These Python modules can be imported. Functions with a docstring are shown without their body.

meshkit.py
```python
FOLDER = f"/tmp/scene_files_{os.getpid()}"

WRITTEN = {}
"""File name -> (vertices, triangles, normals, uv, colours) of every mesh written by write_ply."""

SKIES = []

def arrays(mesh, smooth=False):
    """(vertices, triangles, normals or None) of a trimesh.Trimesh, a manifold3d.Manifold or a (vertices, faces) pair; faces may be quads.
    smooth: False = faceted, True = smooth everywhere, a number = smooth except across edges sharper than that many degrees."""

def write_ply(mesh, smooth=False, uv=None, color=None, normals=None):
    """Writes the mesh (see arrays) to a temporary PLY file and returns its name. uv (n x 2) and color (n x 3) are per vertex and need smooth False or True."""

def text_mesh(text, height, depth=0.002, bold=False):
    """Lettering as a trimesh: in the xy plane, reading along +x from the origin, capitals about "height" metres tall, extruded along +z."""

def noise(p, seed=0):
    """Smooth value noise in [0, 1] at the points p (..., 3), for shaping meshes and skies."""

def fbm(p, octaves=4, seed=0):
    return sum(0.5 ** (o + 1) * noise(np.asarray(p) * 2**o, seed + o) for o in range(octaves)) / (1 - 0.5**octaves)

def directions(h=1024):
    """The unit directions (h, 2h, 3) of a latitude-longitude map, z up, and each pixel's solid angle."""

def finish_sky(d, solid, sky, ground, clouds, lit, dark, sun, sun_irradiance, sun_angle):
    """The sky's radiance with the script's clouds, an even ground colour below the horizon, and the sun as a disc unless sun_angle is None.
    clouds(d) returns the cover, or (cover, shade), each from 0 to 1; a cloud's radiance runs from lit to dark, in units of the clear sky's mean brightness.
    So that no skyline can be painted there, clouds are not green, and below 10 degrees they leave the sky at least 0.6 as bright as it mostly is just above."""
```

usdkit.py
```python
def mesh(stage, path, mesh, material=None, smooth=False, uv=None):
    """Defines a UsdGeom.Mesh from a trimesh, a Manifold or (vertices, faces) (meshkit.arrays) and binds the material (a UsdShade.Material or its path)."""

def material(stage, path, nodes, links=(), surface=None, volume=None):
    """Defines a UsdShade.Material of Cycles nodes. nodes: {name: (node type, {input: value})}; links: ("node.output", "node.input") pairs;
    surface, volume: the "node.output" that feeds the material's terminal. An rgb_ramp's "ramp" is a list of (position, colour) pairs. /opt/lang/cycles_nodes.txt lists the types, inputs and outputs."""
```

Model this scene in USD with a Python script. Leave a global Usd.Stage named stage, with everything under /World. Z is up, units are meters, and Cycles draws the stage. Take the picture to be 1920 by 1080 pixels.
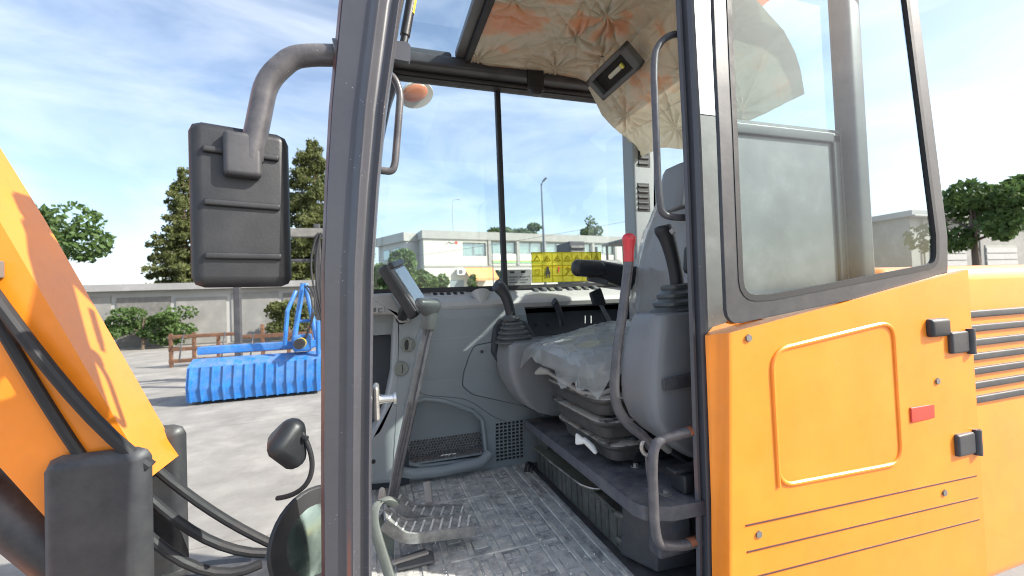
import math, random, numpy as np, trimesh, usdkit, meshkit
import manifold3d as m3
import shapely.geometry as sg
from shapely.ops import unary_union
from pxr import Usd, UsdGeom, UsdLux, UsdShade, Gf, Sdf, Vt

stage = Usd.Stage.CreateInMemory()
UsdGeom.SetStageUpAxis(stage, 'Z'); UsdGeom.SetStageMetersPerUnit(stage, 1.0)
UsdGeom.Xform.Define(stage, '/World'); UsdGeom.Scope.Define(stage, '/World/Looks')
rng = np.random.default_rng(7); random.seed(7)

# ---------------------------------------------------------------- camera
EYE = np.array([0.0, 0.0, 1.57])
RIGHT = np.array([0.9510, -0.3067, -0.0392]); UP = np.array([0.0300, -0.0346, 0.9990]); FWD = np.cross(UP, RIGHT)
cam = UsdGeom.Camera.Define(stage, '/World/camera')
cam.AddTransformOp().Set(Gf.Matrix4d(*RIGHT, 0, *UP, 0, *(-FWD), 0, *EYE, 1))
cam.CreateHorizontalApertureAttr(36.0); cam.CreateFocalLengthAttr(36.0 * 806 / 1920)
cam.CreateFStopAttr(4.2); cam.CreateFocusDistanceAttr(1.15)
cam.CreateClippingRangeAttr((0.02, 2000.0)); cam.CreateExposureAttr(1.18)

def V(x, y, z): return np.array((x, y, z), float)
def P(px, py, X=None, Y=None, Z=None):
    """a point of the place measured off the photograph: where the sight line through (px, py) meets a known plane"""
    d = RIGHT * (px - 960) / 806 - UP * (py - 540) / 806 + FWD
    for i, v in enumerate((X, Y, Z)):
        if v is not None: return EYE + d * ((v - EYE[i]) / d[i])

# ---------------------------------------------------------------- sky and sun
TO_SUN = np.array((0.78, -0.45, 0.68)); TO_SUN = TO_SUN / np.linalg.norm(TO_SUN)
ELEV = math.asin(TO_SUN[2]); AZ = math.atan2(TO_SUN[0], TO_SUN[1])
usdkit.material(stage, '/World/Looks/sky_air', {
    'tc': ('texture_coordinate', {}),
    'sky': ('sky_texture', {'sky_type': 'single_scattering', 'sun_disc': False, 'sun_elevation': ELEV, 'sun_rotation': AZ, 'altitude': 60.0, 'aerosol_density': 2.2}),
    'mp': ('mapping', {'mapping_type': 'point', 'scale': (1.0, 1.0, 3.2), 'rotation': (0.1, 0.15, 0.5), 'location': (0.35, 0.2, 0.0)}),
    'n1': ('noise_texture', {'scale': 2.3, 'detail': 8.0, 'roughness': 0.56, 'distortion': 0.5}),
    'cr': ('rgb_ramp', {'ramp': [(0.0, (.02, .02, .02)), (0.42, (.04, .04, .04)), (0.64, (.30, .30, .30)), (0.8, (.5, .5, .5))]}),
    'mx': ('mix_color', {'b': (6.4, 6.7, 7.0), 'use_clamp': False}),
    'bg': ('background_shader', {'strength': 0.118})},
    [('tc.generated', 'mp.vector'), ('mp.vector', 'n1.vector'), ('n1.fac', 'cr.fac'), ('cr.color', 'mx.fac'), ('sky.color', 'mx.a'), ('mx.result', 'bg.color')], surface='bg.background')
sky = UsdLux.DomeLight.Define(stage, '/World/sky')
UsdShade.MaterialBindingAPI.Apply(sky.GetPrim()).Bind(UsdShade.Material.Get(stage, '/World/Looks/sky_air'))
sky.GetPrim().SetCustomDataByKey('kind', 'structure'); sky.GetPrim().SetCustomDataByKey('label', 'pale blue sky with thin white clouds')
sun = UsdLux.DistantLight.Define(stage, '/World/sun')
sun.CreateIntensityAttr(1.0); sun.CreateAngleAttr(0.5); sun.CreateNormalizeAttr(True); sun.CreateColorAttr(Gf.Vec3f(1.0, 0.95, 0.86))
_z = TO_SUN; _x = np.cross([0, 0, 1.0], _z); _x /= np.linalg.norm(_x); _y = np.cross(_z, _x)
sun.AddTransformOp().Set(Gf.Matrix4d(*_x, 0, *_y, 0, *_z, 0, 0, 0, 30, 1))

# ---------------------------------------------------------------- scene tree helpers
ORIGIN, COUNT = {'/World': np.zeros(3)}, {}
def numbered(parent, name):
    k = COUNT.get((parent, name), 0); COUNT[(parent, name)] = k + 1
    return f'{parent}/{name}' if k == 0 else f'{parent}/{name}_{k:03d}'
def tag(path, label=None, category=None, group=None, kind=None):
    p = stage.GetPrimAtPath(path)
    for k, v in (('label', label), ('category', category), ('group', group), ('kind', kind)):
        if v: p.SetCustomDataByKey(k, v)
    return path
def thing(name, label, category, loc, group=None, kind=None):
    path = numbered('/World', name); x = UsdGeom.Xform.Define(stage, path); x.AddTranslateOp().Set(Gf.Vec3d(*map(float, loc)))
    ORIGIN[path] = np.array(loc, float)
    return tag(path, label, category, group, kind)
def tri(mesh):
    if isinstance(mesh, list): mesh = cat(mesh)
    if hasattr(mesh, 'to_mesh'):
        m = mesh.to_mesh(); return trimesh.Trimesh(np.array(m.vert_properties[:, :3], float), np.array(m.tri_verts), process=False)
    return mesh
def cat(meshes): return trimesh.util.concatenate([tri(m) for m in meshes])
def obj(name, mesh, mat, parent='/World', smooth=35, label=None, category=None, group=None, kind=None, prim=None):
    """one Mesh prim under parent; vertices are given in world coordinates"""
    mesh = tri(mesh); path = numbered(parent, name); o = ORIGIN[parent]
    v = np.array(mesh.vertices) - o
    m = usdkit.mesh(stage, path, trimesh.Trimesh(v, mesh.faces, process=False), '/World/Looks/' + mat, smooth=smooth)
    if prim:
        for k, a in prim.items():
            UsdGeom.PrimvarsAPI(m).CreatePrimvar(k, Sdf.ValueTypeNames.FloatArray, 'vertex').Set(Vt.FloatArray.FromNumpy(np.asarray(a, np.float32)))
    ORIGIN[path] = o
    return tag(path, label, category, group, kind)

# ---------------------------------------------------------------- shape helpers
def unit(v): v = np.asarray(v, float); return v / (np.linalg.norm(v) + 1e-12)
def box(a, b):
    a, b = np.minimum(a, b), np.maximum(a, b)
    m = trimesh.creation.box(extents=np.array(b, float) - a); m.apply_translation((np.array(a, float) + b) / 2); return m
def rbox(a, b, r=.006, seg=8):
    a, b = np.minimum(a, b).astype(float), np.maximum(a, b).astype(float)
    r = min(r, *((b - a) / 2.01))
    s = m3.Manifold.sphere(r, seg)
    return tri(m3.Manifold.batch_hull([s.translate([x, y, z]) for x in (a[0] + r, b[0] - r) for y in (a[1] + r, b[1] - r) for z in (a[2] + r, b[2] - r)]))
def oriented(m, o, x, y):
    """local axes: x along x, y along y, z = x cross y, at o"""
    x = unit(x); y = unit(np.asarray(y) - x * (x @ np.asarray(y))); z = np.cross(x, y)
    m = tri(m).copy(); m.vertices = np.asarray(o) + m.vertices @ np.stack([x, y, z]); return m
def hull(pts_r, seg=10):
    return tri(m3.Manifold.batch_hull([m3.Manifold.sphere(r, seg).translate(list(map(float, p))) for p, r in pts_r]))
def rounded(poly, r, res=4):
    p = sg.Polygon(poly) if not isinstance(poly, sg.Polygon) else poly
    p = p.buffer(-r, quad_segs=res).buffer(2 * r, quad_segs=res).buffer(-r, quad_segs=res)
    return p if p.geom_type == 'Polygon' else max(p.geoms, key=lambda g: g.area)
def prism(poly, o, x, y, depth, r=0.0, res=4):
    """polygon in the plane (o; x, y) extruded by depth along x cross y"""
    p = sg.Polygon(poly) if not isinstance(poly, sg.Polygon) else poly
    if r: p = rounded(p, r, res)
    m = trimesh.creation.extrude_polygon(p, abs(depth))
    if depth < 0: m.apply_translation([0, 0, depth])
    x = np.asarray(x, float); y = np.asarray(y, float); z = np.cross(x, y)
    m.vertices = np.asarray(o, float) + m.vertices @ np.stack([x, y, z]); return m
def xz(poly, y0, y1, r=0.0, holes=None, res=4):
    """polygon of (x, z) extruded from y0 to y1"""
    p = sg.Polygon([(q[0], q[-1]) for q in poly])
    if r: p = rounded(p, r, res)
    if holes:
        for h in holes: p = p.difference(h)
    m = trimesh.creation.extrude_polygon(p, abs(y1 - y0)); v = m.vertices.copy()
    m.vertices = np.stack([v[:, 0], max(y0, y1) - v[:, 2], v[:, 1]], 1); return m
def face_xz(p, y):
    v, f = trimesh.creation.triangulate_polygon(p, engine='earcut'); v = np.asarray(v)
    return trimesh.Trimesh(np.stack([v[:, 0], np.full(len(v), y), v[:, 1]], 1), f, process=False)
def shaped_xz(poly, y0, y1, bevel, r=0.0, res=4, n=3):
    """as xz, its near edge (y0) rounded by bevel; the outline is kept"""
    p = sg.Polygon([(q[0], q[-1]) for q in poly])
    if r: p = rounded(p, r, res)
    N = 96; ring = np.array([p.exterior.interpolate(t, normalized=True).coords[0] for t in np.arange(N) / N])
    if not p.exterior.is_ccw: ring = ring[::-1]
    d = np.roll(ring, -1, 0) - np.roll(ring, 1, 0); nrm = np.stack([d[:, 1], -d[:, 0]], 1); nrm /= np.linalg.norm(nrm, axis=1, keepdims=True) + 1e-9
    for _ in range(2): nrm = (np.roll(nrm, 1, 0) + nrm + np.roll(nrm, -1, 0)) / 3
    secs = []
    for k in range(n + 1):
        a = math.pi / 2 * k / n
        q = ring - nrm * bevel * (1 - math.sin(a)); secs.append(np.stack([q[:, 0], np.full(N, y0 + bevel * (1 - math.cos(a))), q[:, 1]], 1))
    secs.append(np.stack([ring[:, 0], np.full(N, y1), ring[:, 1]], 1))
    return loft(secs)
def loft(secs, cap=True, closed=True):
    secs = [np.asarray(s, float) for s in secs]; n = len(secs[0]); V = np.vstack(secs); F = []
    for i in range(len(secs) - 1):
        for j in range(n if closed else n - 1):
            a, b = i * n + j, i * n + (j + 1) % n; c, d = a + n, b + n
            F += [(a, b, d), (a, d, c)]
    if cap and closed:
        for i, flip in ((0, True), (len(secs) - 1, False)):
            s = secs[i]; k = len(V); V = np.vstack([V, s.mean(0)])
            for j in range(n):
                a, b = i * n + j, i * n + (j + 1) % n
                F.append((b, a, k) if flip else (a, b, k))
    m = trimesh.Trimesh(V, np.array(F), process=False)
    if closed and cap and m.volume < 0: m.invert()
    return m
def fillet(pts, r, k=6):
    pts = [np.asarray(p, float) for p in pts]; out = [pts[0]]
    for a, b, c in zip(pts, pts[1:], pts[2:]):
        rr = min(r, np.linalg.norm(a - b) * .48, np.linalg.norm(c - b) * .48)
        p, q = b + unit(a - b) * rr, b + unit(c - b) * rr
        out += [(1 - t) ** 2 * p + 2 * t * (1 - t) * b + t * t * q for t in np.linspace(0, 1, k)]
    out.append(pts[-1]); return np.array(out)
def frames(path):
    path = np.asarray(path, float); t = np.gradient(path, axis=0); t /= np.linalg.norm(t, axis=1, keepdims=True) + 1e-12
    ref = np.array([0, 1.0, 0]) if abs(t[0][1]) < .8 else np.array([1.0, 0, 0])
    n = unit(np.cross(t[0], ref)); N = []
    for k in range(len(path)):
        n = unit(n - t[k] * (n @ t[k])); N.append(n.copy())
    N = np.array(N); return t, N, np.cross(t, N)
def tube(pts, r, sides=14, f=0.0, flat=1.0):
    path = fillet(pts, f) if f else np.asarray(pts, float)
    t, N, B = frames(path); r = np.broadcast_to(r, (len(path),)); a = np.arange(sides) * 2 * np.pi / sides
    return loft([p + (np.cos(a)[:, None] * N[i] + flat * np.sin(a)[:, None] * B[i]) * r[i] for i, p in enumerate(path)])
def spline(pts, n=24):
    pts = np.asarray(pts, float); from_t = np.arange(len(pts))
    from scipy.interpolate import CubicSpline
    return CubicSpline(from_t, pts)(np.linspace(0, len(pts) - 1, n))
def disc(c, nrm, r, h, seg=28, r2=None):
    """a short cylinder or cone from c along nrm"""
    nrm = unit(nrm); return tube([np.asarray(c, float), np.asarray(c, float) + nrm * h], [r, r if r2 is None else r2], seg)
def ring_sec(c, x, y, rx, ry, n=28, p=2.0):
    a = np.arange(n) * 2 * np.pi / n; f = lambda q: np.sign(q) * np.abs(q) ** (2 / p)
    return np.asarray(c) + f(np.cos(a))[:, None] * rx * np.asarray(x) + f(np.sin(a))[:, None] * ry * np.asarray(y)
def grid(nu, nv, fn):
    u, v = np.meshgrid(np.linspace(0, 1, nu), np.linspace(0, 1, nv), indexing='ij'); P = fn(u.ravel(), v.ravel())
    i, j = np.meshgrid(np.arange(nu - 1), np.arange(nv - 1), indexing='ij'); a = (i * nv + j).ravel()
    return trimesh.Trimesh(P, np.vstack([np.stack([a, a + nv, a + nv + 1], 1), np.stack([a, a + nv + 1, a + 1], 1)]), process=False)
def fbm(p, scale, seed=0, octaves=4): return (meshkit.fbm(np.asarray(p, float) * scale + seed * 17.31, octaves=octaves) - .5) * 2


# ---------------------------------------------------------------- materials
def mat(name, base, rough=.5, var=.12, scale=9.0, bump=0.0, bscale=60.0, dust=None, dust_amt=0.0, up_min=-.15, up_lo=.25, metallic=0.0, coat=0.0, spec=.5, bevel=0.0, scratch=0.0, base2=None):
    """painted, moulded or dusty solid: base colour that varies with noise, dust that lies on upward faces, fine relief"""
    b = np.array(base, float); b2 = np.array(base2, float) if base2 is not None else np.clip(b * (1 + 2.2 * var), 0, 1)
    nodes = {'geo': ('geometry', {}),
             'n': ('noise_texture', {'scale': scale, 'detail': 6.0, 'roughness': .62}),
             'r': ('rgb_ramp', {'ramp': [(0.3, tuple(b * (1 - var))), (0.52, tuple(b)), (0.75, tuple(b2))]}),
             'rr': ('map_range', {'from_min': .3, 'from_max': .7, 'to_min': max(rough - .09, .03), 'to_max': min(rough + .12, 1)}),
             'p': ('principled_bsdf', {'metallic': metallic, 'coat_weight': coat, 'coat_roughness': .08, 'specular_ior_level': spec})}
    links = [('geo.position', 'n.vector'), ('n.fac', 'r.fac'), ('n.fac', 'rr.value'), ('rr.result', 'p.roughness')]
    col = 'r.color'
    if dust is not None:
        nodes.update({'sep': ('separate_xyz', {}), 'up': ('map_range', {'from_min': up_min, 'from_max': .95, 'to_min': up_lo, 'to_max': 1.0, 'clamp': True}),
                      'dn': ('noise_texture', {'scale': scale * 1.7, 'detail': 9.0, 'roughness': .72}),
                      'dr': ('map_range', {'from_min': .38, 'from_max': .66, 'to_min': 0.0, 'to_max': 1.0, 'clamp': True}),
                      'dm': ('math', {'math_type': 'multiply'}), 'dk': ('math', {'math_type': 'multiply', 'value2': dust_amt, 'use_clamp': True}),
                      'dmix': ('mix_color', {'b': tuple(dust)})})
        links += [('geo.normal', 'sep.vector'), ('sep.z', 'up.value'), ('geo.position', 'dn.vector'), ('dn.fac', 'dr.value'), ('dr.result', 'dm.value1'), ('up.result', 'dm.value2'),
                  ('dm.value', 'dk.value1'), ('dk.value', 'dmix.fac'), (col, 'dmix.a')]
        col = 'dmix.result'
    if scratch:
        nodes.update({'sv': ('voronoi_texture', {'scale': 120.0, 'feature': 'f1'}), 'sn': ('noise_texture', {'scale': 14.0, 'detail': 3.0}),
                      'sm': ('map_range', {'from_min': .0, 'from_max': .16, 'to_min': 1.0, 'to_max': 0.0, 'clamp': True}),
                      'sg': ('map_range', {'from_min': .58, 'from_max': .66, 'to_min': 0.0, 'to_max': scratch, 'clamp': True}),
                      'sx': ('math', {'math_type': 'multiply'}), 'smix': ('mix_color', {'b': (.62, .62, .6)})})
        links += [('geo.position', 'sv.vector'), ('geo.position', 'sn.vector'), ('sv.distance', 'sm.value'), ('sn.fac', 'sg.value'), ('sm.result', 'sx.value1'), ('sg.result', 'sx.value2'), ('sx.value', 'smix.fac'), (col, 'smix.a')]
        col = 'smix.result'
    links.append((col, 'p.base_color'))
    nrm = None
    if bevel:
        nodes['bv'] = ('bevel', {'samples': 4, 'radius': bevel}); nrm = 'bv.bevel'
    if bump:
        nodes.update({'bn': ('noise_texture', {'scale': bscale, 'detail': 4.0, 'roughness': .6}), 'bp': ('bump', {'strength': bump, 'distance': .004})})
        links += [('geo.position', 'bn.vector'), ('bn.fac', 'bp.height')]
        if nrm: links.append((nrm, 'bp.normal'))
        nrm = 'bp.normal'
    if nrm: links.append((nrm, 'p.normal'))
    usdkit.material(stage, '/World/Looks/' + name, nodes, links, surface='p.BSDF')

DUST = (.36, .34, .30)
mat('pillar_paint', (.062, .062, .072), .27, .05, 4, bump=.02, bscale=220, dust=DUST, dust_amt=.06, scratch=.8, coat=.25)
mat('dark_paint', (.035, .036, .042), .45, .15, 8, bump=.05, bscale=150, dust=DUST, dust_amt=.2, bevel=.003)
mat('black_plastic', (.018, .019, .022), .42, .15, 12, bump=.08, bscale=240, bevel=.003)
mat('black_rubber', (.016, .016, .018), .6, .2, 14, bump=.1, bscale=120)
mat('grey_plastic', (.235, .262, .272), .52, .05, 5, bump=.14, bscale=420, dust=(.33, .32, .29), dust_amt=.12, bevel=.005)
mat('light_plastic', (.36, .36, .345), .5, .05, 6, bump=.12, bscale=420, bevel=.004)
mat('console_plastic', (.185, .188, .195), .42, .06, 5, bump=.12, bscale=420, dust=DUST, dust_amt=.12, bevel=.006)
mat('mid_plastic', (.10, .105, .11), .45, .08, 8, bump=.12, bscale=300, bevel=.004)
mat('handle_plastic', (.075, .08, .08), .42, .1, 9, bump=.1, bscale=300)
mat('recess_plastic', (.035, .044, .055), .6, .1, 6, bump=.1, bscale=200)
mat('tray_plastic', (.035, .034, .035), .5, .15, 8, bump=.1, bscale=160, dust=(.46, .42, .36), dust_amt=2.2, up_min=.25, up_lo=.04, bevel=.005)
mat('lever_dusty', (.30, .28, .255), .6, .1, 9, bump=.1, bscale=160, bevel=.003)
mat('plate_steel', (.055, .058, .072), .5, .18, 7, bump=.12, bscale=90, dust=(.30, .29, .28), dust_amt=.6, bevel=.004)
mat('base_steel', (.048, .052, .047), .32, .2, 9, bump=.15, bscale=80, dust=(.28, .28, .25), dust_amt=.5, bevel=.003)
mat('green_plate', (.12, .135, .105), .5, .15, 8, bump=.1, bscale=120, dust=(.3, .3, .25), dust_amt=.4, bevel=.002)
mat('green_bar', (.135, .16, .145), .55, .1, 8, bump=.1, bscale=90, dust=DUST, dust_amt=.35, bevel=.004)
mat('bare_steel', (.50, .49, .47), .38, .15, 20, metallic=.9, bump=.1, bscale=160)
mat('tube_paint', (.062, .060, .068), .3, .15, 12, bump=.08, bscale=150, dust=(.33, .31, .29), dust_amt=.45, scratch=.7, bevel=0)
mat('rust_paint', (.30, .10, .045), .5, .3, 40, bump=.1, bscale=150, base2=(.45, .2, .12))
mat('red_knob', (.55, .025, .035), .32, .1, 12, coat=.3)
mat('orange_paint', (.88, .25, .014), .35, .07, 4, bump=.05, bscale=30, coat=.4, scratch=.6, dust=(.55, .33, .18), dust_amt=.14)
mat('orange_trim', (.10, .045, .04), .4, .1, 9)
mat('white_plastic', (.72, .71, .68), .5, .06, 12, bump=.1, bscale=150, dust=DUST, dust_amt=.3)
mat('bright_gap_white', (.80, .80, .80), .3, .06, 18, bump=.25, bscale=40)
mat('grey_film', (.16, .155, .15), .45, .2, 9, bump=.06, bscale=90, scratch=.9)
mat('seat_fabric', (.17, .175, .18), .85, .12, 30, bump=.4, bscale=520)
mat('mat_rubber', (.24, .25, .25), .75, .4, 13, bump=.25, bscale=110, dust=(.55, .54, .50), dust_amt=1.0)
mat('mat_tread', (.29, .295, .29), .75, .4, 14, bump=.25, bscale=120, dust=(.62, .59, .52), dust_amt=1.05)
mat('pedal_rubber', (.15, .152, .15), .7, .25, 26, bump=.3, bscale=150, dust=(.42, .41, .38), dust_amt=.95)
mat('pedal_rib', (.60, .60, .57), .85, .2, 40, bump=.3, bscale=200)
mat('pocket_mat', (.075, .07, .068), .7, .3, 40, bump=.3, bscale=120, dust=(.34, .28, .24), dust_amt=.9)
mat('dial_ivory', (.17, .185, .165), .45, .08, 10, bump=.05, bscale=200, bevel=.002)
mat('print_black', (.012, .012, .012), .5, .1)
mat('print_grey', (.10, .10, .10), .5, .1)
mat('print_red', (.5, .05, .03), .5, .1)
mat('label_silver', (.42, .42, .40), .4, .06, 18)
mat('paper', (.75, .73, .66), .8, .06, 20)
mat('lamp_lens', (.55, .54, .45), .15, .1, 20)
mat('bulb_yellow', (.65, .60, .12), .3, .1)
mat('beacon_shell', (.55, .55, .50), .4, .1, 12)
mat('beacon_amber', (.60, .25, .15), .2, .06, 12, coat=.5)
mat('concrete', (.28, .268, .245), .85, .16, 1.1, bump=.3, bscale=40, dust=(.13, .12, .11), dust_amt=.6)
mat('joint_dirt', (.14, .13, .11), .95, .2, 4)
mat('shed_panel', (.22, .22, .21), .7, .15, 1.5, bump=.1, bscale=10, dust=(.3, .27, .22), dust_amt=.4)
mat('rust_steel', (.12, .06, .035), .8, .3, 10, bump=.2, bscale=60, base2=(.25, .13, .07))
mat('reflected_lamp_pale', (.30, .34, .37), .5, .05)
mat('ground_far', (.33, .32, .29), .9, .15, .3)
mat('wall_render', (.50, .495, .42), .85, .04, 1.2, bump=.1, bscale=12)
mat('wall_shade_grey', (.36, .36, .35), .85, .06, 1.2, bump=.1, bscale=12)  # building wall colour with shade painted in; plain grey for shed and slats
mat('parapet_concrete', (.30, .30, .275), .85, .08, 1.5, bump=.1, bscale=12)
mat('frame_alu', (.20, .24, .25), .4, .08, 6)
mat('blind_pale', (.68, .71, .69), .6, .05, 6)
mat('sign_white', (.8, .8, .78), .5, .04); mat('sign_green', (.12, .40, .14), .5, .05); mat('sign_orange', (.75, .36, .15), .5, .05)
mat('awning_cloth', (.62, .30, .12), .8, .06, 4)
mat('roof_grey', (.25, .25, .25), .8, .1, 2)
mat('pole_metal', (.10, .12, .14), .45, .08, 6)
mat('blue_paint', (.012, .15, .46), .4, .2, 5, coat=.3, dust=(.30, .28, .24), dust_amt=.5, scratch=.6)
mat('steel_dark', (.05, .05, .055), .5, .2, 6)
mat('steel_weather', (.16, .155, .145), .6, .2, 6)
mat('yellow_paint', (.75, .55, .03), .45, .06)
mat('bark', (.10, .075, .055), .9, .25, 8, bump=.5, bscale=20)
mat('mirror_glass', (.16, .21, .19), .14, .25, 14, metallic=.85)
mat('chrome', (.62, .62, .60), .2, .08, 20, metallic=1.0)

def leaf_mat(name, c, c2):
    usdkit.material(stage, '/World/Looks/' + name, {'gi': ('geometry', {}), 'n': ('noise_texture', {'scale': .9, 'detail': 3.0}),
        'ad': ('math', {'math_type': 'multiply_add', 'value2': .45}), 'sc': ('math', {'math_type': 'multiply', 'value2': .55}),
        'r': ('rgb_ramp', {'ramp': [(.15, c), (.8, c2)]}), 'd': ('principled_bsdf', {'roughness': .55, 'specular_ior_level': .3}), 't': ('translucent_bsdf', {}), 'mx': ('mix_closure', {'fac': .3})},
        [('gi.position', 'n.vector'), ('n.fac', 'sc.value1'), ('gi.random_per_island', 'ad.value1'), ('sc.value', 'ad.value3'), ('ad.value', 'r.fac'), ('r.color', 'd.base_color'), ('r.color', 't.color'), ('d.BSDF', 'mx.closure1'), ('t.BSDF', 'mx.closure2')], surface='mx.closure')
leaf_mat('leaf_green', (.055, .10, .03), (.17, .26, .075)); leaf_mat('leaf_dark', (.07, .09, .03), (.25, .26, .09)); leaf_mat('leaf_pale', (.08, .12, .05), (.20, .25, .11))

def pane(name, tint, refl=1.0, rough=.0):
    """window pane, one sheet: clear straight on, mirroring more and more towards grazing angles"""
    usdkit.material(stage, '/World/Looks/' + name, {'t': ('transparent_bsdf', {'color': tint}), 'g': ('glossy_bsdf', {'color': (.95, .97, 1), 'roughness': rough}), 'lw': ('layer_weight', {'blend': .5}),
        'pw': ('math', {'math_type': 'power', 'value2': 4.2}), 'k': ('math', {'math_type': 'multiply_add', 'value2': .85 * refl, 'value3': .055 * refl, 'use_clamp': True}), 'm': ('mix_closure', {})},
        [('lw.facing', 'pw.value1'), ('pw.value', 'k.value1'), ('k.value', 'm.fac'), ('t.BSDF', 'm.closure1'), ('g.BSDF', 'm.closure2')], surface='m.closure')
def sheet(a, b, c, d): return trimesh.Trimesh(np.array([a, b, c, d], float), [[0, 1, 2], [0, 2, 3]], process=False)
def xsheet(y, x0, x1, z0, z1): return sheet((x0, y, z0), (x1, y, z0), (x1, y, z1), (x0, y, z1))
pane('cab_glass', (.90, .975, .985), .8); pane('roof_glass', (.86, .95, .98)); pane('door_glass', (.80, .89, .90), .55); pane('far_glass', (.74, .82, .81), 2.5)
def decal(name, col, trans, k):
    usdkit.material(stage, '/World/Looks/' + name, {'t': ('transparent_bsdf', {'color': trans}), 'd': ('principled_bsdf', {'base_color': col, 'roughness': .4}), 'l': ('translucent_bsdf', {'color': col}), 'm1': ('mix_closure', {'fac': .5}), 'm2': ('mix_closure', {'fac': k})},
        [('d.BSDF', 'm1.closure1'), ('l.BSDF', 'm1.closure2'), ('m1.closure', 'm2.closure1'), ('t.BSDF', 'm2.closure2')], surface='m2.closure')
decal('decal_yellow', (.52, .48, .06), (.92, .88, .32), .48); decal('decal_yellow_dark', (.60, .50, .02), (1, .85, .1), .15); decal('decal_print', (.30, .27, .03), (.80, .74, .2), .6); decal('decal_silver', (.40, .40, .38), (.9, .9, .9), .25)
def film(name, solid, clear, rough, bscale):
    usdkit.material(stage, '/World/Looks/' + name, {'g': ('geometry', {}), 'n': ('noise_texture', {'scale': bscale, 'detail': 5.0, 'roughness': .6, 'distortion': 1.2}), 'b': ('bump', {'strength': .35, 'distance': .006}),
        't': ('transparent_bsdf', {'color': (.95, .96, .96)}), 'p': ('principled_bsdf', {'base_color': solid, 'roughness': rough, 'specular_ior_level': .7}), 'l': ('translucent_bsdf', {'color': solid}), 'm1': ('mix_closure', {'fac': .3}), 'm': ('mix_closure', {'fac': clear})},
        [('g.position', 'n.vector'), ('n.fac', 'b.height'), ('b.normal', 'p.normal'), ('p.BSDF', 'm1.closure1'), ('l.BSDF', 'm1.closure2'), ('m1.closure', 'm.closure1'), ('t.BSDF', 'm.closure2')], surface='m.closure')
film('seat_film', (.52, .54, .53), .46, .09, 7); film('back_film', (.66, .66, .65), .42, .16, 9)
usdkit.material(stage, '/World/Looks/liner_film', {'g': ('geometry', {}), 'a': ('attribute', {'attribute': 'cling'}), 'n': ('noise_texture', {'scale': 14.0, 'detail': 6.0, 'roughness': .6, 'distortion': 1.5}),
    'ad': ('math', {'math_type': 'multiply_add', 'value2': .5}), 'r': ('rgb_ramp', {'ramp': [(0.0, (.42, .39, .30)), (.50, (.50, .465, .36)), (.62, (.53, .445, .33)), (.74, (.60, .35, .21)), (1.0, (.62, .29, .16))]}),  # salmon end of the ramp paints reflected orange bodywork into the film
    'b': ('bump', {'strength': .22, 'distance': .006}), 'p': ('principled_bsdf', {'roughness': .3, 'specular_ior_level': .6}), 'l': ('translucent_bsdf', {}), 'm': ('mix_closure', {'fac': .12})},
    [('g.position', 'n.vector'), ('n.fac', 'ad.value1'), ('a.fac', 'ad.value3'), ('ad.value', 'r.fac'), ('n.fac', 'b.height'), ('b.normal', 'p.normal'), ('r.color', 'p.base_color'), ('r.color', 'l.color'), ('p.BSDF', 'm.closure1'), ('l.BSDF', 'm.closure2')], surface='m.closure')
usdkit.material(stage, '/World/Looks/screen', {'g': ('geometry', {}), 'p': ('principled_bsdf', {'base_color': (.26, .34, .38), 'roughness': .12, 'coat_weight': .5})}, [], surface='p.BSDF')  # pale blue base colour stands in for sky reflected on the screen

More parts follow.
